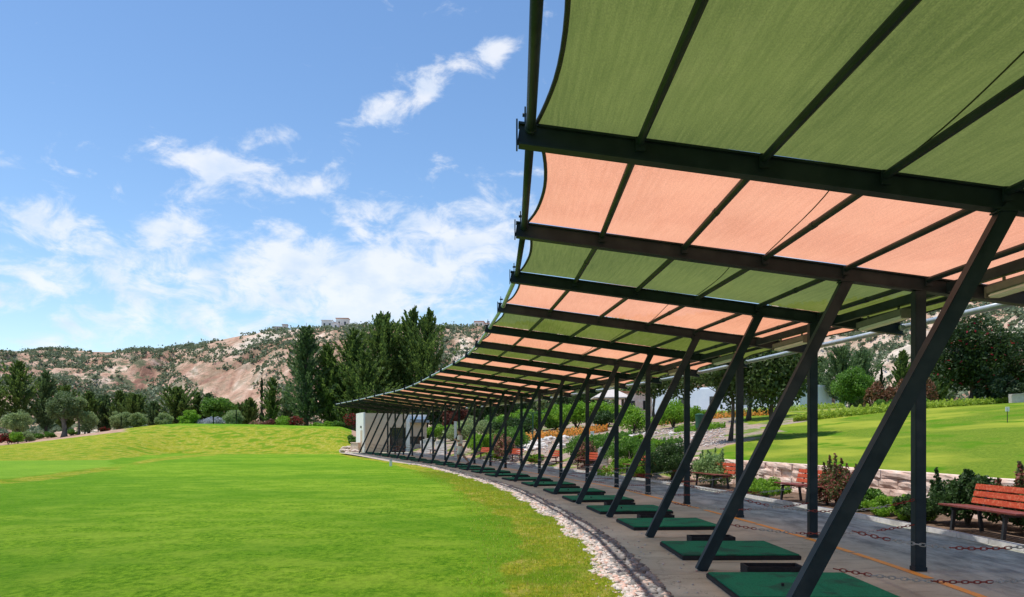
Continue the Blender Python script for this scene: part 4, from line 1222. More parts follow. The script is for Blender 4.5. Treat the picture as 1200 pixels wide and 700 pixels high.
def gcover(u0, u1, Z, w, h, leaf, label, seed, name, n=4000, size=.11):
    rng = np.random.default_rng(seed); pts = []
    for i in range(n):
        u = rng.uniform(u0, u1); z = Z + rng.uniform(-w, w)/3*math.sqrt(max(0, 1 - ((u - (u0+u1)/2)/((u1-u0)/2))**2))
        x, y = P(u, z); pts.append((x, y, gz(x, y) + rng.uniform(0, 1)**.7*h*(.6 + .4*math.sin(u*.7)*math.sin(z*5))))
    V, F = leaf_quads(np.array(pts), size, rng, aspect=.6)
    tag(link(name, np_mesh(name, V, F), M[leaf]), label, 'ground cover', kind='stuff')
gcover(596, 712, 20.5, 3.0, .55, 'leaf_orange', 'orange flowers in the long bed below the hedge row', 81, 'orange_flowers', 8000, .14)
gcover(548, 600, 23, 3.0, .5, 'leaf_orange', 'faded orange flowers behind the dome shaped shrub', 82, 'orange_flowers', 4000, .14)
gcover(770, 905, 20, 2.0, .5, 'leaf_orange', 'orange flowers in a thin band behind the gravel', 83, 'orange_flowers', 4500, .13)
gcover(930, 1185, 15.2, 1.1, .5, 'leaf_yellow', 'yellow green plants along the top edge of the terrace lawn', 84, 'ground_cover', 11000, .13)
gcover(770, 990, 24, 3.0, .6, 'leaf_yellow', 'pale yellow green plants at the foot of the pale building', 85, 'ground_cover', 6000, .16)
gcover(700, 760, 10.6, 1.5, .3, 'leaf_bright', 'low green plants between benches four and three', 86, 'ground_cover', 3500, .07)
gcover(735, 800, 13.2, 1.2, .35, 'leaf_mid', 'green creeping plants on the gravel slope behind the dark round shrub', 87, 'ground_cover', 3500, .10)
gcover(790, 850, 16.2, 1.2, .4, 'leaf_bright', 'bright creeping plants under the shade trees by the bin', 88, 'ground_cover', 3500, .11)
gcover(690, 740, 16.5, 1.8, .4, 'leaf_mid', 'green creeping plants below the orange flower bed', 89, 'ground_cover', 3500, .11)
# boulders and loose stone in the garden
def boulder(name, base, r, mat, label, seed, group):
    rng = np.random.default_rng(seed)
    bm = bmesh.new(); bmesh.ops.create_icosphere(bm, subdivisions=3, radius=1)
    sx, sy, sz = rng.uniform(.8, 1.25), rng.uniform(.7, 1.1), rng.uniform(.5, .75); o = rng.uniform(0, 50, 3)
    for v in bm.verts:
        n = mnoise.fractal(Vector(v.co*1.1) + Vector(o), 1, 2, 4)*.42
        c = v.co*(1 + n); v.co = Vector((c.x*sx*r, c.y*sy*r, c.z*sz*r))
    me = bpy.data.meshes.new(name); bm.to_mesh(me); bm.free()
    ob = link(name, me, mat, None, (base[0], base[1], base[2] + r*.15)); tag(ob, label, 'boulder', group); return ob
rr = random.Random(4)
for i in range(26):
    u = rr.uniform(590, 668); Z = rr.uniform(15.6, 19.5)
    boulder('boulder', G(u, Z), rr.uniform(.16, .34), M['rock_white' if i % 3 else 'rock'], 'pale boulder in the stone bank below the orange flowers', 100 + i, 'pale boulders in the stone bank')
for i in range(22):
    u = rr.uniform(735, 815); Z = rr.uniform(12.6, 16.5)
    boulder('boulder', G(u, Z), rr.uniform(.10, .24), M['rock_white' if i % 2 else 'rock'], 'pale boulder on the gravel slope left of the trees', 140 + i, 'pale boulders on the gravel slope')
for i, (u, Z, r) in enumerate([(404, 24.6, .42), (408, 24.2, .34), (412, 24.8, .5), (402, 25.4, .3), (416, 24.0, .3), (409, 25.6, .45)]):
    boulder('boulder', G(u, Z), r, M['rock'], 'brownish boulder in the pile left of the shed', 170 + i, 'boulders in the pile by the shed')
def gravel_scatter():
    rng = np.random.default_rng(8); pts = []
    for i in range(3000):
        u = rng.uniform(700, 850) if i % 3 else rng.uniform(575, 690); Z = rng.uniform(11.2, 18) if i % 3 else rng.uniform(15, 20)
        x, y = P(u, Z); pts.append((x, y, gz(x, y) + .02))
    tag(stones('gravel_stones', np.array(pts), rng.uniform(.03, .09, len(pts)), M['pebble'], rng), 'loose pale stones strewn over the rock garden slope', 'stones', kind='stuff')
gravel_scatter()

# ------------------------------------------------------------------ trees
cf = conifer
cf('conifer_tree', G(359, 36), 15.0, 3.6, M['leaf_conifer_b'], 'tall cone shaped conifer, leftmost of the big group beside the shed', 'tree', seed=1, nb=190, per=95, size=.40, up=(15, 45), tips=.8, tr=.28)
cf('conifer_tree', G(412, 37), 16.6, 5.0, M['leaf_conifer'], 'dark broad conifer in the middle of the big group beside the shed', 'tree', seed=2, nb=200, per=100, size=.42, up=(20, 50), lean=.02, tr=.3)
cf('conifer_tree', G(450, 38), 18.8, 4.3, M['leaf_conifer'], 'tall conifer with feathery leaning tip, at left of the highest crowns', 'tree', seed=3, nb=200, per=105, size=.44, up=(30, 62), prof='full', tr=.34, lean=-.005)
cf('conifer_tree', G(474, 38.5), 19.6, 3.8, M['leaf_conifer'], 'conifer with the highest swept tip in the big group', 'tree', seed=4, nb=180, per=100, size=.44, up=(35, 65), prof='full', tr=.34, lean=.075)
cf('conifer_tree', G(499, 37.5), 18.4, 3.5, M['leaf_conifer'], 'feathery conifer at the right end of the big group', 'tree', seed=5, nb=170, per=95, size=.42, up=(32, 62), prof='full', tr=.3, lean=.03)
cf('conifer_tree', G(428, 36), 13.0, 4.4, M['leaf_conifer'], 'shorter conifer standing forward in the big group behind the shed', 'tree', seed=6, nb=140, per=90, size=.38, up=(20, 50), tr=.22)
cf('conifer_tree', G(385, 36.5), 12.6, 3.6, M['leaf_conifer'], 'conifer filling the gap right of the tall cone shaped one', 'tree', seed=10, nb=160, per=95, size=.40, up=(20, 50), tr=.22)
cf('cypress_tree', G(307, 38), 8.2, .8, M['leaf_cypress'], 'slim dark cypress left of the small conifer pair', 'tree', seed=7, nb=110, per=55, size=.32, up=(55, 78), prof='column', tr=.12)
cf('conifer_tree', G(319, 37), 7.8, 1.9, M['leaf_conifer'], 'small dark conifer left of the big group', 'tree', seed=8, nb=130, per=75, size=.36, up=(25, 55), tr=.18)
cf('conifer_tree', G(337, 39), 6.2, 1.8, M['leaf_conifer_b'], 'low conifer tucked between the small pair and the tall cone', 'tree', seed=9, nb=100, per=70, size=.36, up=(20, 50), tr=.15)
lt = [(-60, 37, 9.5, 3.8, 'far left dark conifer cut by the picture edge'), (-14, 36, 11.0, 3.5, 'dark conifer at the left picture edge'), (22, 37, 12.2, 3.4, 'tallest dark conifer of the left group, behind an olive tree'), (54, 37.5, 10.8, 2.9, 'dark conifer behind the trunked olive tree'),
      (77, 40, 9.4, 2.5, 'conifer right of the tall left group'), (104, 42, 8.6, 2.7, 'blue green conifer in the far row, before bushy hillside'), (124, 43, 7.9, 2.3, 'narrower conifer in the far row'), (140, 42, 8.9, 2.5, 'pointed conifer in the far row, centre'), (158, 41, 7.6, 2.4, 'conifer in the far row just right of a pointed one'),
      (181, 40, 5.8, 2.2, 'short conifer in the gap of the far row'), (207, 40, 8.2, 2.9, 'broad dark conifer right of the gap in the far row'), (231, 41, 7.8, 1.9, 'dark conifer with narrow crown right of the broad one'), (244, 41, 7.7, 1.6, 'slender conifer, right one of a close pair'), (293, 41, 6.8, 2.1, 'dark conifer left of the slim cypress'), (276, 43, 5.6, 2.0, 'low conifer behind the clipped olive bush')]
for i, (u, Z, h, r, lb) in enumerate(lt):
    cf('conifer_tree', G(u, Z), h*(.86 if u < 70 else .80), r*.80, M['leaf_conifer' if i % 3 else 'leaf_conifer_b'], lb, 'tree', seed=20 + i, nb=140, per=80, size=.38, up=(20, 52), tr=.2, prof='cone' if i % 2 else 'full')
for i, (u, Z, h, lb) in enumerate([(115, 33, 2.0, 'young dark pencil cypress right of the small olive bush'), (142, 32.5, 1.7, 'young pencil cypress before the pale olive bush'), (250, 33, 1.55, 'young pencil cypress before the silver shrub'), (277, 33, 2.2, 'young pencil cypress before the clipped olive bush')]):
    cf('pencil_cypress', G(u, Z), h, .28, M['leaf_cypress'], lb, 'tree', seed=50 + i, nb=60, per=30, size=.16, up=(60, 80), prof='column', tr=.05)
bt = broad_tree
bt('olive_tree', G(20, 33), 3.9, 1.95, .9, M['leaf_olive'], 'round olive tree at the left picture edge', 'tree', seed=61, n=6500, size=.22, K=46, cr=.36, tr=.2, bark='bark_grey')
bt('olive_tree', G(74, 32), 5.3, 2.0, 1.6, leafmat('dark_olive_leaves', (.05, .085, .03), (.14, .19, .08), transl=.22), 'large olive tree with thick pale trunk at left', 'tree', seed=62, n=7500, size=.22, K=46, cr=.38, tr=.33, bark='bark_grey')
bt('olive_tree', G(91, 32.3), 4.6, 1.0, 2.7, M['leaf_olive'], 'small olive crown leaning right of the large trunked olive', 'tree', seed=63, n=2600, size=.22, K=20, cr=.45, tr=.12, bark='bark_grey')
bt('olive_tree', G(99, 32.5), 2.75, 1.35, .2, M['leaf_olive'], 'low grey green olive bush right of the large olive tree', 'tree', seed=64, n=4200, size=.2, K=28, tr=.1, bark='bark_grey')
bt('olive_tree', G(140, 33.5), 2.5, 1.5, .1, M['leaf_olive'], 'pale olive bush behind a young pencil cypress', 'tree', seed=65, n=4500, size=.2, K=30, tr=.1, bark='bark_grey')
bt('olive_tree', G(163, 33.5), 2.1, 1.35, .1, M['leaf_olive'], 'spreading grey olive bush at the left foot of the mound', 'tree', seed=66, n=4000, size=.2, K=26, tr=.1, bark='bark_grey')
bt('olive_tree', G(192, 34), 1.95, 1.1, .1, M['leaf_olive'], 'small round olive bush just above the mound top', 'tree', seed=67, n=3200, size=.2, K=24, tr=.1, bark='bark_grey')
bt('leafy_tree', G(222, 34), 2.2, 1.45, .1, M['leaf_bright'], 'bright green rounded bush above the mound top', 'tree', seed=68, n=4500, size=.2, K=30, tr=.1)
bt('olive_tree', G(273, 34), 2.4, 1.3, .1, M['leaf_olive'], 'clipped olive bush on the mound behind a young cypress', 'tree', seed=69, n=4200, size=.2, K=28, tr=.1, bark='bark_grey')
bt('leafy_tree', G(258, 40), 5.6, 2.6, .6, M['leaf_mid'], 'mid green leafy tree behind the silver shrub', 'tree', seed=70, n=6000, size=.34, K=30, tr=.2)
bt('leafy_tree', G(285, 44), 5.0, 2.2, .6, M['leaf_mid'], 'loose green tree at the foot of the pink hillside', 'tree', seed=71, n=4500, size=.34, K=24, tr=.2)
sv = [(248, 34.5, 1.5, 1.35, 'leaf_silver', 'silver grey shrub on the mound top'), (318, 34, .95, 1.0, 'leaf_maroon', 'rusty red shrub on the mound under the small conifer'), (334, 34, .9, 1.3, 'leaf_bright', 'yellow green shrub on the mound by the tall cone conifer'), (347, 34, .9, 1.35, 'leaf_crimson', 'red flowering shrub left of the tall cone conifer trunk'),
      (372, 34, .9, .7, 'leaf_bright', 'low bright shrub right of the tall cone conifer trunk'), (384, 34, 1.0, .85, 'leaf_bright', 'low bright shrub under the dark conifer'), (413, 32, 1.1, 1.7, 'leaf_crimson', 'crimson flowering shrub left of the shed'), (404, 33.5, 1.0, .9, 'leaf_dark', 'dark shrub before the crimson flowering shrub'), (417, 27, .7, .8, 'leaf_mid', 'green shrub above the boulder pile by the shed'), (420, 25.6, .45, .7, 'leaf_red', 'reddish shrub touching the shed corner'),
      (10, 31.3, .8, 1.25, 'leaf_crimson', 'crimson flowering shrub at the left picture edge'), (21, 30.8, .6, 1.2, 'leaf_bright', 'bright green shrub right of the crimson one at left'), (31, 32, .7, 1.1, 'leaf_olive', 'grey green shrub before the round olive tree'), (42, 33, .8, .7, 'leaf_mid', 'low green shrub between the two olive trees'), (56, 33, .8, .65, 'leaf_mid', 'low green shrub left of the thick olive trunk'), (84, 33, .8, .6, 'leaf_mid', 'low green shrub right of the thick olive trunk'), (395, 33.5, .8, .8, 'leaf_mid', 'green shrub on the mound end left of the crimson shrub'), (122, 33.5, .6, .5, 'leaf_crimson', 'small red shrub beside a young pencil cypress'), (301, 34.5, 1.0, .9, 'leaf_pink', 'pinkish shrub on the mound left of the rusty one')]
for i, (u, Z, w, h, lf, lb) in enumerate(sv): gs(u, Z, w, h, lf, lb, 300 + i, name='flowering_shrub' if lf in ('leaf_crimson', 'leaf_pink', 'leaf_silver') else 'garden_shrub', size=.17, n=1900)
# right hand side
bt('shade_tree', G(857, 12), 5.0, 1.95, 1.55, M['leaf_pine'], 'dark shade tree on the lawn with slim straight trunk', 'tree', seed=81, n=7500, size=.19, K=34, cr=.42, tr=.10, limbs=9)
bt('shade_tree', G(905, 11.6), 4.6, 1.8, 1.15, M['leaf_pine'], 'dark spreading shade tree casting shade on the terrace lawn', 'tree', seed=82, n=8500, size=.19, K=38, cr=.42, tr=.11, limbs=9)
bt('shade_tree', G(879, 17.5), 6.4, 2.6, 1.4, M['leaf_pine'], 'dark shade tree set farther back between two nearer ones', 'tree', seed=83, n=8000, size=.24, K=36, cr=.42, tr=.16, limbs=9)
bt('shade_tree', G(806, 21), 7.2, 3.0, 1.6, M['leaf_pine'], 'branching shade tree before the pale building', 'tree', seed=84, n=7000, size=.26, K=34, cr=.36, tr=.16, limbs=12)
bt('shade_tree', G(768, 23), 6.2, 2.4, 1.9, M['leaf_pine'], 'shade tree left of the branching one, half hidden by the canopy', 'tree', seed=85, n=5000, size=.26, K=26, cr=.38, tr=.14, limbs=10)
bt('round_tree', G(997, 21), 3.55, 1.6, .5, M['leaf_mid'], 'small round clipped tree at the corner of the pale building', 'tree', seed=86, n=8500, size=.18, K=60, cr=.36, tr=.12)
bt('bougainvillea_tree', G(1140, 15.8), 5.6, 2.35, .3, M['leaf_bougain'], 'big dark tree dotted with red flowers at right', 'tree', seed=87, n=15000, size=.20, K=54, cr=.36, tr=.25, limbs=10)
bt('bougainvillea_tree', G(1186, 16.6), 4.6, 1.9, .2, M['leaf_bougain'], 'lower dark tree with red flowers at the right picture edge', 'tree', seed=88, n=9000, size=.20, K=40, cr=.38, tr=.2, limbs=8)
bt('dark_bush_tree', G(1172, 15.3), 1.5, 1.4, .05, M['leaf_cypress'], 'low dark bush at the foot of the red flowered trees', 'tree', seed=89, n=4500, size=.17, K=30, tr=.08)
rt = [(985, 30, 7.8, 2.2, 'leaf_conifer_b', 'full', 'grey green pine behind the pale building, left one'), (1008, 33, 8.4, 2.4, 'leaf_conifer_b', 'full', 'grey green pine behind the pale building, right one'), (962, 34, 8.0, 2.4, 'leaf_conifer_b', 'cone', 'pine rising behind the pale building roof'), (1033, 33, 6.6, .75, 'leaf_cypress', 'column', 'slim dark cypress against the pink hillside at right'), (1058, 27, 6.4, 1.5, 'leaf_conifer', 'cone', 'dark young conifer behind the steel post at right'), (1082, 26, 5.0, 1.4, 'leaf_conifer_b', 'cone', 'thin conifer left of the red flowered tree'), (1100, 30, 5.2, 1.9, 'leaf_conifer', 'full', 'dark conifer behind the red flowered tree'), (930, 30, 8.5, 2.6, 'leaf_conifer', 'full', 'dark pine above the left part of the pale building')]
for i, (u, Z, h, r, lf, pf, lb) in enumerate(rt):
    cf('conifer_tree' if pf != 'column' else 'cypress_tree', G(u, Z), h, r, M[lf], lb, 'tree', seed=120 + i, nb=120, per=75, size=.32, up=(20, 50) if pf != 'column' else (55, 78), prof=pf, tr=.14)
mt = [(585, 36, 6.0, 3.0, 'leaf_dark', 'dark tree beyond the garden, under the far canopy'), (612, 38, 6.4, 3.0, 'leaf_dark', 'dark tree behind the garden hedge row, second from left'), (560, 34, 4.4, 2.4, 'leaf_dark', 'dark tree beyond the garden behind the walking man'), (532, 33, 3.8, 2.0, 'leaf_maroon', 'maroon leaved tree behind the walking man'), (660, 40, 7.0, 3.2, 'leaf_dark', 'dark tree beyond the yellow green hedge'), (690, 38, 6.4, 2.6, 'leaf_dark', 'dark tree left of the pavilion'), (735, 42, 6.8, 2.8, 'leaf_mid', 'green tree right of the pavilion'), (640, 34, 5.0, 1.3, 'leaf_olive', 'slim pale barked tree behind the hedge row'), (508, 36, 4.6, 2.4, 'leaf_dark', 'dark tree behind the shed roof at right'), (480, 36, 4.6, 2.4, 'leaf_dark', 'dark tree right behind the shed')]
for i, (u, Z, h, r, lf, lb) in enumerate(mt): bt('leafy_tree', G(u, Z), h, r, .8, M[lf], lb, 'tree', seed=140 + i, n=5000, size=.32, K=30, tr=.16)
# dry bank hedge
def long_hedge(name, u0, u1, Z, h, w, leaf, label, seed, n=8000, size=.16):
    rng = np.random.default_rng(seed); a = Vector(G(u0, Z)); b = Vector(G(u1, Z)); t = thing(name, (a + b)/2, label, 'hedge'); o = Vector(t.location)
    s = rng.uniform(0, 1, n); x = a.x + (b.x - a.x)*s; y = a.y + (b.y - a.y)*s
    prof = h*(.75 + .25*np.sin(s*23 + seed)*np.sin(s*9))
    th = rng.uniform(0, pi, n); rr_ = rng.uniform(.5, 1, n)**.5
    p = np.stack([x - o.x, y + np.cos(th)*w*rr_ - o.y, np.sin(th)*prof*rr_ + np.array([gz(float(q), float(v)) for q, v in zip(x, y)]) - o.z], 1)
    V, F = leaf_quads(p, size, rng, aspect=.6); link('foliage', np_mesh('foliage', V, F), M[leaf], t)
    mb = MB()
    for i in range(9):
        q = a.lerp(b, (i + .5)/9) - o; mb.tube([(q.x, q.y, q.z - .1), (q.x + .1, q.y, q.z + h*.6)], [.04, .015], 5)
    mb.build('stem', M['bark'], t)
long_hedge('dry_hedge', 1018, 1092, 18.5, 2.0, .9, 'leaf_dry', 'long brownish dry hedge on the bank behind the terrace lawn', 5, 9000)
long_hedge('clipped_hedge', 1026, 1086, 17.6, .7, .6, 'leaf_mid', 'low green hedge at the foot of the dry brown hedge', 6, 5000)

# ------------------------------------------------------------------ buildings
def shed():
    x, y = P(428, 24.1)
    t = thing('range_shed', (x, y, .12), 'flat roofed shed at the canopy end, shaded cream front and sunlit white side', 'shed', None, R(20))
    def bx(name, *a, m='shed_wall', par=None, bev=.01): 
        mb = MB(); mb.box(*a, bev=bev); return mb.build(name, M[m], par or t)
    bx('side_wall', -.16, -.002, 0, 4.2, -.6, 3.62, m='shed_white')  # sunlit face: sunlight painted in as a whiter material than the front wall
    bx('front_wall', 0, 2.25, .0, .2, -.6, 3.55)
    bx('lintel', 2.253, 3.72, .0, .2, 2.25, 3.52)
    bx('pillar', 3.75, 4.08, -.12, .25, -.6, 3.45, m='shed_white')
    bx('kiosk_wall', 4.1, 5.5, .05, .25, 1.45, 3.2)
    bx('counter_wall', 4.1, 5.5, .05, .25, -.6, .75)
    bx('end_wall', 5.5, 5.7, .05, 4.2, -.6, 3.2)
    bx('back_wall', 0, 5.49, 4.0, 4.2, -.6, 3.5)
    bx('roof', 0.0, 5.8, .25, 4.1, 3.3, 3.46, m='shed_white')
    bx('awning', 4.1, 5.75, -.75, .04, 2.72, 2.95, m='grey_slab')
    bx('fascia', 4.12, 5.7, -.10, .04, 3.02, 3.3, m='pale_blue')
    d = bx('door', 2.4, 3.6, .3, .34, -.6, 2.2, m='glass_dark', bev=.004)
    for q in (2.42, 2.98, 3.54): bx('door_frame', q, q+.06, .26, .298, -.6, 2.2, m='iron', par=d, bev=.004)
    w = bx('window', 4.12, 5.48, .16, .2, .77, 1.44, m='glass_dark', bev=.004)
    for q in (4.14, 4.76, 5.4): bx('window_frame', q, q+.06, .11, .155, .77, 1.44, m='iron', par=w, bev=.004)
    sdr = MB(); sdr.box(-.20, -.165, .55, 1.5, -.6, 2.0, bev=.005); dd = sdr.build('side_door', M['shed_wall'], t)
    hb = MB(); hb.tube([(-.205, .62, .95), (-.25, .62, .95), (-.25, .74, .95)], .015, 6); hb.build('handle', M['iron'], dd)
    lb = MB(); lb.box(-.28, -.165, .95, 1.12, 2.2, 2.42, bev=.02); lb.build('wall_lamp', M['lamp_box'], t)
shed()
def low_wall(name, u0, u1, Z0, Z1, h, m, label, w=.25, cap=True):
    a = Vector(G(u0, Z0)); b = Vector(G(u1, Z1)); o = (a + b)/2; t = thing(name, o, label, 'wall')
    mb = MB(); mb.bar(a - o + Vector((0, 0, h/2 - .3)), b - o + Vector((0, 0, h/2 - .3)), w, h + .6, bev=.02); mb.build('wall_body', M[m], t)
    cb = MB(); cb.bar(a - o + Vector((0, 0, h + .033)), b - o + Vector((0, 0, h + .033)), w + .08, .06, bev=.01); cb.build('coping', M[m], t)
low_wall('white_wall', 495, 508, 22.2, 22.0, 1.15, 'shed_white', 'white low wall segment nearer the shed')
low_wall('white_wall', 512, 523, 20.6, 20.4, 1.1, 'shed_white', 'white low wall segment just left of the walking man')
low_wall('garden_wall', 412, 421, 24.6, 24.4, .95, 'stone_pink', 'low pinkish wall joining the shed to the boulder pile', .3)
low_wall('end_wall', 1184, 1230, 14.6, 14.6, .42, 'roof_tile', 'low greyish wall at the right picture edge', .3)
def clubhouse():
    x0, y0 = P(765, 33); x1, y1 = P(938, 29); x2, y2 = P(990, 31.5)
    t = thing('clubhouse', (x1, y1, gz(x1, y1)), 'long pale bluish white building behind the trees at right', 'building')
    o = Vector(t.location); H = 3.0
    def wall_(name, a, b, z0, z1, th, m, par=None):
        a = Vector((a[0], a[1], 0)) - Vector((o.x, o.y, 0)); b = Vector((b[0], b[1], 0)) - Vector((o.x, o.y, 0))
        mb = MB(); mb.bar(a + Vector((0, 0, (z0+z1)/2)), b + Vector((0, 0, (z0+z1)/2)), th, z1 - z0, bev=.01); return mb.build(name, M[m], par or t)
    wall_('long_wall', (x0, y0), (x1, y1), -1.5, H, .3, 'pale_blue')
    dd = Vector((x2 - x1, y2 - y1, 0)).normalized()
    wall_('end_wall', (x1 + dd.x*.16, y1 + dd.y*.16), (x2, y2), -1.5, H, .3, 'pale_blue')
    roof = MB(); A = Vector((x0, y0, 0)) - Vector((o.x, o.y, 0)); Bv = Vector((0, 0, 0)); C = Vector((x2, y2, 0)) - Vector((o.x, o.y, 0)); D = A + (C - Bv)
    vs = [p + Vector((0, 0, z)) for z in (H + .003, H + .22) for p in (A, Bv, C, D)]
    roof.add(vs, [(0,3,2,1),(4,5,6,7),(0,1,5,4),(1,2,6,5),(2,3,7,6),(3,0,4,7)]); roof.build('roof', M['pale_blue'], t)
    e1 = Vector((x1, y1, 0)) + dd*(Vector((x2-x1, y2-y1, 0)).length*.66)
    nrm = Vector((dd.y, -dd.x, 0))*.17
    wv = wall_('window', (e1.x + nrm.x, e1.y + nrm.y), (e1.x + dd.x*.75 + nrm.x, e1.y + dd.y*.75 + nrm.y), .9, 2.1, .05, 'glass_dark')
    for f in (.2, .42, .64, .86):
        p = Vector((x0, y0, 0)).lerp(Vector((x1, y1, 0)), f); l = Vector((x1-x0, y1-y0, 0)).normalized(); nn = Vector((l.y, -l.x, 0))*.17
        wall_('window', (p.x + nn.x, p.y + nn.y), (p.x + l.x*1.2 + nn.x, p.y + l.y*1.2 + nn.y), 1.0, 2.1, .05, 'glass_dark')
clubhouse()
def pavilion():
    b = G(716, 30); t = thing('garden_pavilion', b, 'open pavilion with pale pitched roof above the garden hedge', 'pavilion')
    for sx in (-1.5, 1.5):
        for sy in (-1.3, 1.3):
            mb = MB(); mb.box(sx-.12, sx+.12, sy-.12, sy+.12, -.5, 2.5, bev=.01); mb.build('post', M['bark'], t)
    mb = MB()
    vs = [(-2.1, -1.8, 2.45), (2.1, -1.8, 2.45), (2.1, 1.8, 2.45), (-2.1, 1.8, 2.45), (-2.1, -1.8, 2.56), (2.1, -1.8, 2.56), (2.1, 1.8, 2.56), (-2.1, 1.8, 2.56), (-.5, 0, 3.5), (.5, 0, 3.5)]
    mb.add(vs, [(0,3,2,1), (0,1,5,4), (1,2,6,5), (2,3,7,6), (3,0,4,7), (4,5,9,8), (5,6,9), (6,7,8,9), (7,4,8)]); mb.build('roof', M['roof_tile'], t)
    mb = MB(); mb.box(-1.2, 1.2, -.4, .4, -.2, .9, bev=.02); mb.build('counter', M['rock'], t)
pavilion()
def stone_house():
    b = G(750, 36); t = thing('stone_house', b, 'reddish stone house wall rising behind the round shrubs', 'house')
    mb = MB(); mb.box(-2.6, 1.9, 0, 4, -1, 3.4, bev=.03); mb.build('wall', M['stone_pink'], t)
    rb = MB(); rb.box(-2.9, 2.2, -.3, 4.3, 3.403, 3.6, bev=.03); rb.build('roof', M['terracotta'], t)
    for x in (-1.6, .4):
        wb = MB(); wb.box(x, x+.9, -.05, -.002, 1.1, 2.3); wb.build('window', M['glass_dark'], t)
stone_house()

# ------------------------------------------------------------------ small things
def post_thing(name, u, Z, label, cat, fn):
    t = thing(name, G(u, Z), label, cat); fn(t); return t
def bin_(t):
    mb = MB(); mb.tube([(0, 0, .22), (0, 0, .3), (0, 0, .95), (0, 0, 1.0)], [.20, .24, .26, .26], 18); mb.build('body', M['green_paint'], t, smooth=False)
    lb = MB(); lb.tube([(0, 0, 1.003), (0, 0, 1.04), (0, 0, 1.10)], [.275, .275, .12], 18); lb.build('lid', M['green_paint'], t)
    pb = MB(); pb.tube([(0, 0, -.1), (0, 0, .22)], .05, 8); pb.build('post', M['iron'], t)
post_thing('litter_bin', 820, 15.2, 'dark green litter bin on the gravel under the shade trees', 'bin', bin_)
def gpost(t):
    mb = MB(); mb.tube([(0, 0, -.1), (0, 0, 2.1)], .045, 10); mb.build('post', M['green_paint'], t)
    cb = MB(); cb.bar((-.55, 0, 2.13), (.95, 0, 2.13), .05, .05, bev=.006); cb.build('crossbar', M['green_paint'], t)
post_thing('sign_post', 624.5, 18, 'thin green post with a crossbar in the garden', 'post', gpost)
def wcol(t):
    mb = MB(); mb.box(-.085, .085, -.085, .085, -.2, 2.45, bev=.01); mb.build('shaft', M['white_paint'], t)
    cb = MB(); cb.box(-.10, .10, -.10, .10, 2.453, 2.52, bev=.01); cb.build('cap', M['white_paint'], t)
post_thing('white_column', 533.6, 18.6, 'slim white column behind the walking man', 'column', wcol)
def tee_marker(t):
    mb = MB(); mb.box(-.07, .07, -.05, .05, -.02, .30, bev=.012); mb.build('block', M['white_paint'], t)
    cb = MB(); cb.box(-.075, .075, -.055, .055, .302, .33, bev=.008); cb.build('top', M['grey_slab'], t)
post_thing('tee_marker', 458, 14.1, 'small white marker block on the lawn near the pebble strip', 'marker', tee_marker)
def lawn_sign(t):
    mb = MB(); mb.tube([(0, 0, -.05), (0, 0, .5)], .012, 6); mb.build('stake', M['iron'], t)
    cb = MB(); cb.box(-.07, .07, -.01, .01, .38, .54, bev=.004); cb.build('plate', M['white_paint'], t)
post_thing('lawn_sign', 1180.5, 9.2, 'tiny white plate on a stake in the terrace lawn', 'sign', lawn_sign)
def gmark(t):
    mb = MB(); mb.box(-.11, .11, -.06, .06, -.05, .42, bev=.02); mb.build('block', M['white_paint'], t)
    cb = MB(); cb.box(-.13, .13, -.08, .08, .422, .47, bev=.01); cb.build('cap', M['white_paint'], t)
post_thing('garden_marker', 694, 17.5, 'small white marker block before the orange flowers', 'marker', gmark)
def wstone(t):
    mb = MB(); mb.box(-.22, .22, -.1, .1, -.1, .85, bev=.06); mb.build('slab', M['rock_white'], t)
    cb = MB(); cb.box(-.3, .3, -.18, .18, -.1, .08, bev=.03); cb.build('foot', M['rock'], t)
post_thing('standing_stone', 707, 11.3, 'upright whitish stone slab beside the pinkish flowering shrub', 'stone', wstone)

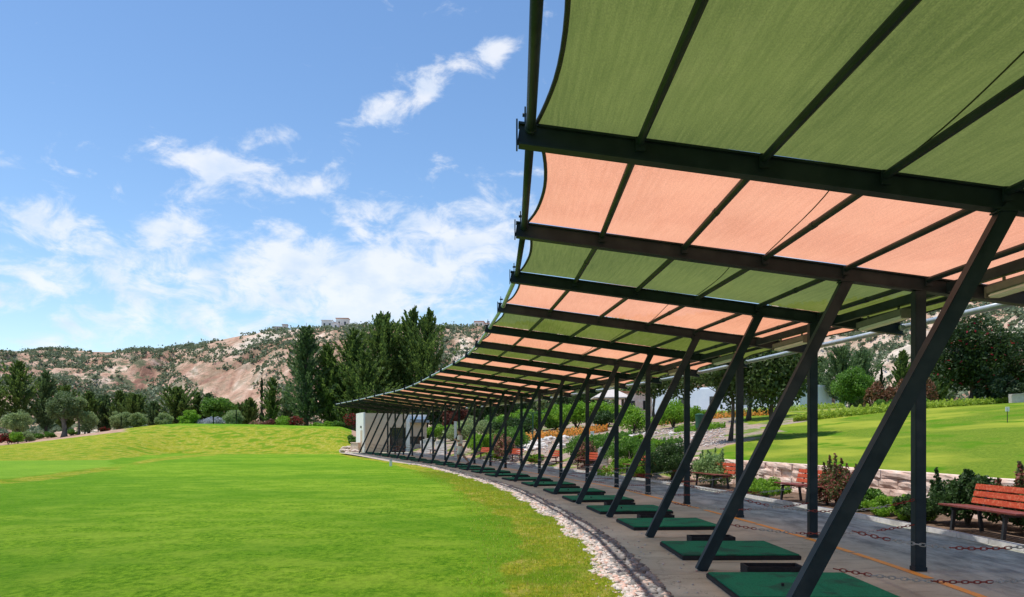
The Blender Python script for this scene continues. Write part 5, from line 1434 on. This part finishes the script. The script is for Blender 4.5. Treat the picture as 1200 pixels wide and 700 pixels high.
# ------------------------------------------------------------------ the walking man
def skin_mesh(name, nodes, edges, root, lv=2):
    me = bpy.data.meshes.new(name); me.from_pydata([n[0] for n in nodes], edges, [])
    o = bpy.data.objects.new(name, me); COL.objects.link(o)
    sk = o.modifiers.new('skin', 'SKIN'); sk.use_smooth_shade = True
    su = o.modifiers.new('sub', 'SUBSURF'); su.levels = lv; su.render_levels = lv
    for i, n in enumerate(nodes):
        v = me.skin_vertices[0].data[i]; r = n[1]
        v.radius = r if isinstance(r, tuple) else (r, r)
        v.use_root = (i == root)
    dg = bpy.context.evaluated_depsgraph_get(); dg.update()
    m2 = bpy.data.meshes.new_from_object(o.evaluated_get(dg))
    bpy.data.objects.remove(o)
    return m2
def person():
    x, y = P(539.5, 13.7)
    t = thing('person', (x, y, .066), 'man in light shirt and pale shorts mid stride on a mat, hands before him', 'person', None, R(172))
    t.scale = (1.14, 1.14, 1.03)
    skin = surf('skin', (.36, .20, .13), (.42, .24, .16), 12, .55, .05)
    shirt = surf('light_shirt', (.74, .71, .66), (.80, .77, .72), 20, .85, .2, .004)
    short = surf('pale_shorts', (.68, .64, .57), (.76, .72, .65), 20, .85, .2, .004)
    hair = surf('dark_hair', (.012, .009, .008), (.025, .018, .014), 30, .6, .4, .004)
    shoe = surf('dark_shoes', (.02, .02, .022), (.05, .05, .05), 20, .6, .1)
    nodes = [((0, 0, .96), (.13, .10)), ((.01, 0, 1.14), (.12, .095)), ((.02, 0, 1.34), (.15, .105)), ((.02, 0, 1.46), (.11, .07)), ((.045, 0, 1.54), .05),
             ((.075, 0, 1.61), (.07, .075)), ((.085, 0, 1.69), (.085, .095)), ((.075, 0, 1.765), (.068, .08)), ((.178, 0, 1.655), .014),
             ((.02, .19, 1.42), .062), ((.03, .26, 1.16), .045), ((.19, .09, 1.27), .034), ((.02, -.19, 1.42), .062), ((.03, -.26, 1.16), .045), ((.19, -.08, 1.27), .034),
             ((.0, .095, .88), .092), ((.09, .10, .50), .06), ((.04, .10, .09), .038), ((.17, .105, .035), .036), ((-.0, -.095, .88), .092), ((-.10, -.10, .50), .06), ((-.36, -.11, .15), .038), ((-.27, -.115, .03), .036)]
    edges = [(0,1),(1,2),(2,3),(3,4),(4,5),(5,6),(6,7),(6,8),(3,9),(9,10),(10,11),(3,12),(12,13),(13,14),(0,15),(15,16),(16,17),(17,18),(0,19),(19,20),(20,21),(21,22)]
    for wi, sgn in ((11, 1), (14, -1)):
        w = Vector(nodes[wi][0]); pi_ = len(nodes)
        pm = w + Vector((.055, -.03*sgn, .012)); nodes.append((tuple(pm), (.034, .020))); edges.append((wi, pi_))
        for f, L in ((-1.5, .07), (-.5, .082), (.5, .078), (1.5, .06)):
            b = pm + Vector((.03, f*.016, .004)); m_ = b + Vector((L*.55, -.012*sgn, .012)); e = m_ + Vector((L*.15, -.03*sgn, -.03))
            i0 = len(nodes); nodes += [(tuple(b), .010), (tuple(m_), .009), (tuple(e), .007)]; edges += [(pi_, i0), (i0, i0+1), (i0+1, i0+2)]
        i0 = len(nodes); b = pm + Vector((-.01, -.03*sgn, .02)); e = b + Vector((.045, -.02*sgn, .02)); nodes += [(tuple(b), .011), (tuple(e), .009)]; edges += [(pi_, i0), (i0, i0+1)]
    link('body', skin_mesh('body', nodes, edges, 0), skin, t)
    sn = [((0, 0, .99), (.15, .12)), ((.01, 0, 1.15), (.15, .12)), ((.02, 0, 1.34), (.172, .125)), ((.02, 0, 1.455), (.12, .08)), ((.02, .20, 1.42), .08), ((.028, .25, 1.22), .068), ((.02, -.20, 1.42), .08), ((.028, -.25, 1.22), .068)]
    link('shirt', skin_mesh('shirt', sn, [(0,1),(1,2),(2,3),(3,4),(4,5),(3,6),(6,7)], 0), shirt, t)
    tn = [((0, 0, .98), (.148, .12)), ((0, .10, .86), .11), ((.085, .105, .50), .088), ((0, -.10, .86), .11), ((-.10, -.105, .50), .088)]
    link('shorts', skin_mesh('shorts', tn, [(0,1),(1,2),(0,3),(3,4)], 0), short, t)
    hb = bmesh.new(); bmesh.ops.create_uvsphere(hb, u_segments=18, v_segments=12, radius=1)
    for v in list(hb.verts):
        if v.co.z < -.35 or (v.co.x > .55 and v.co.z < .35): hb.verts.remove(v)
    for v in hb.verts: v.co = Vector((v.co.x*.112 + .06, v.co.y*.098, v.co.z*.115 + 1.715))
    me = bpy.data.meshes.new('hair'); hb.to_mesh(me); hb.free(); link('hair', me, hair, t, smooth=True)
    for (a, b) in (((-.03, .10, .045), (.20, .105, .03)), ((-.40, -.11, .10), (-.25, -.115, .03))):
        mb = MB(); a = Vector(a); b = Vector(b); mid = a.lerp(b, .5)
        mb.tube([a + Vector((-.03, 0, 0)), a, mid, b, b + Vector((.04, 0, -.005))], [.025, .05, .052, .045, .02], 10); mb.build('shoe', shoe, t, smooth=True)
    for sy in (.035, -.035):
        mb = MB(); mb.tube([(.158, sy, 1.695), (.168, sy, 1.695)], [.010, .006], 8); mb.build('eye', hair, t)
        eb = MB(); eb.tube([(.07, sy*2.45, 1.665), (.065, sy*2.75, 1.69), (.06, sy*2.5, 1.715)], [.012, .018, .012], 8); eb.build('ear', skin, t, smooth=True)
person()
bpy.context.view_layer.update()
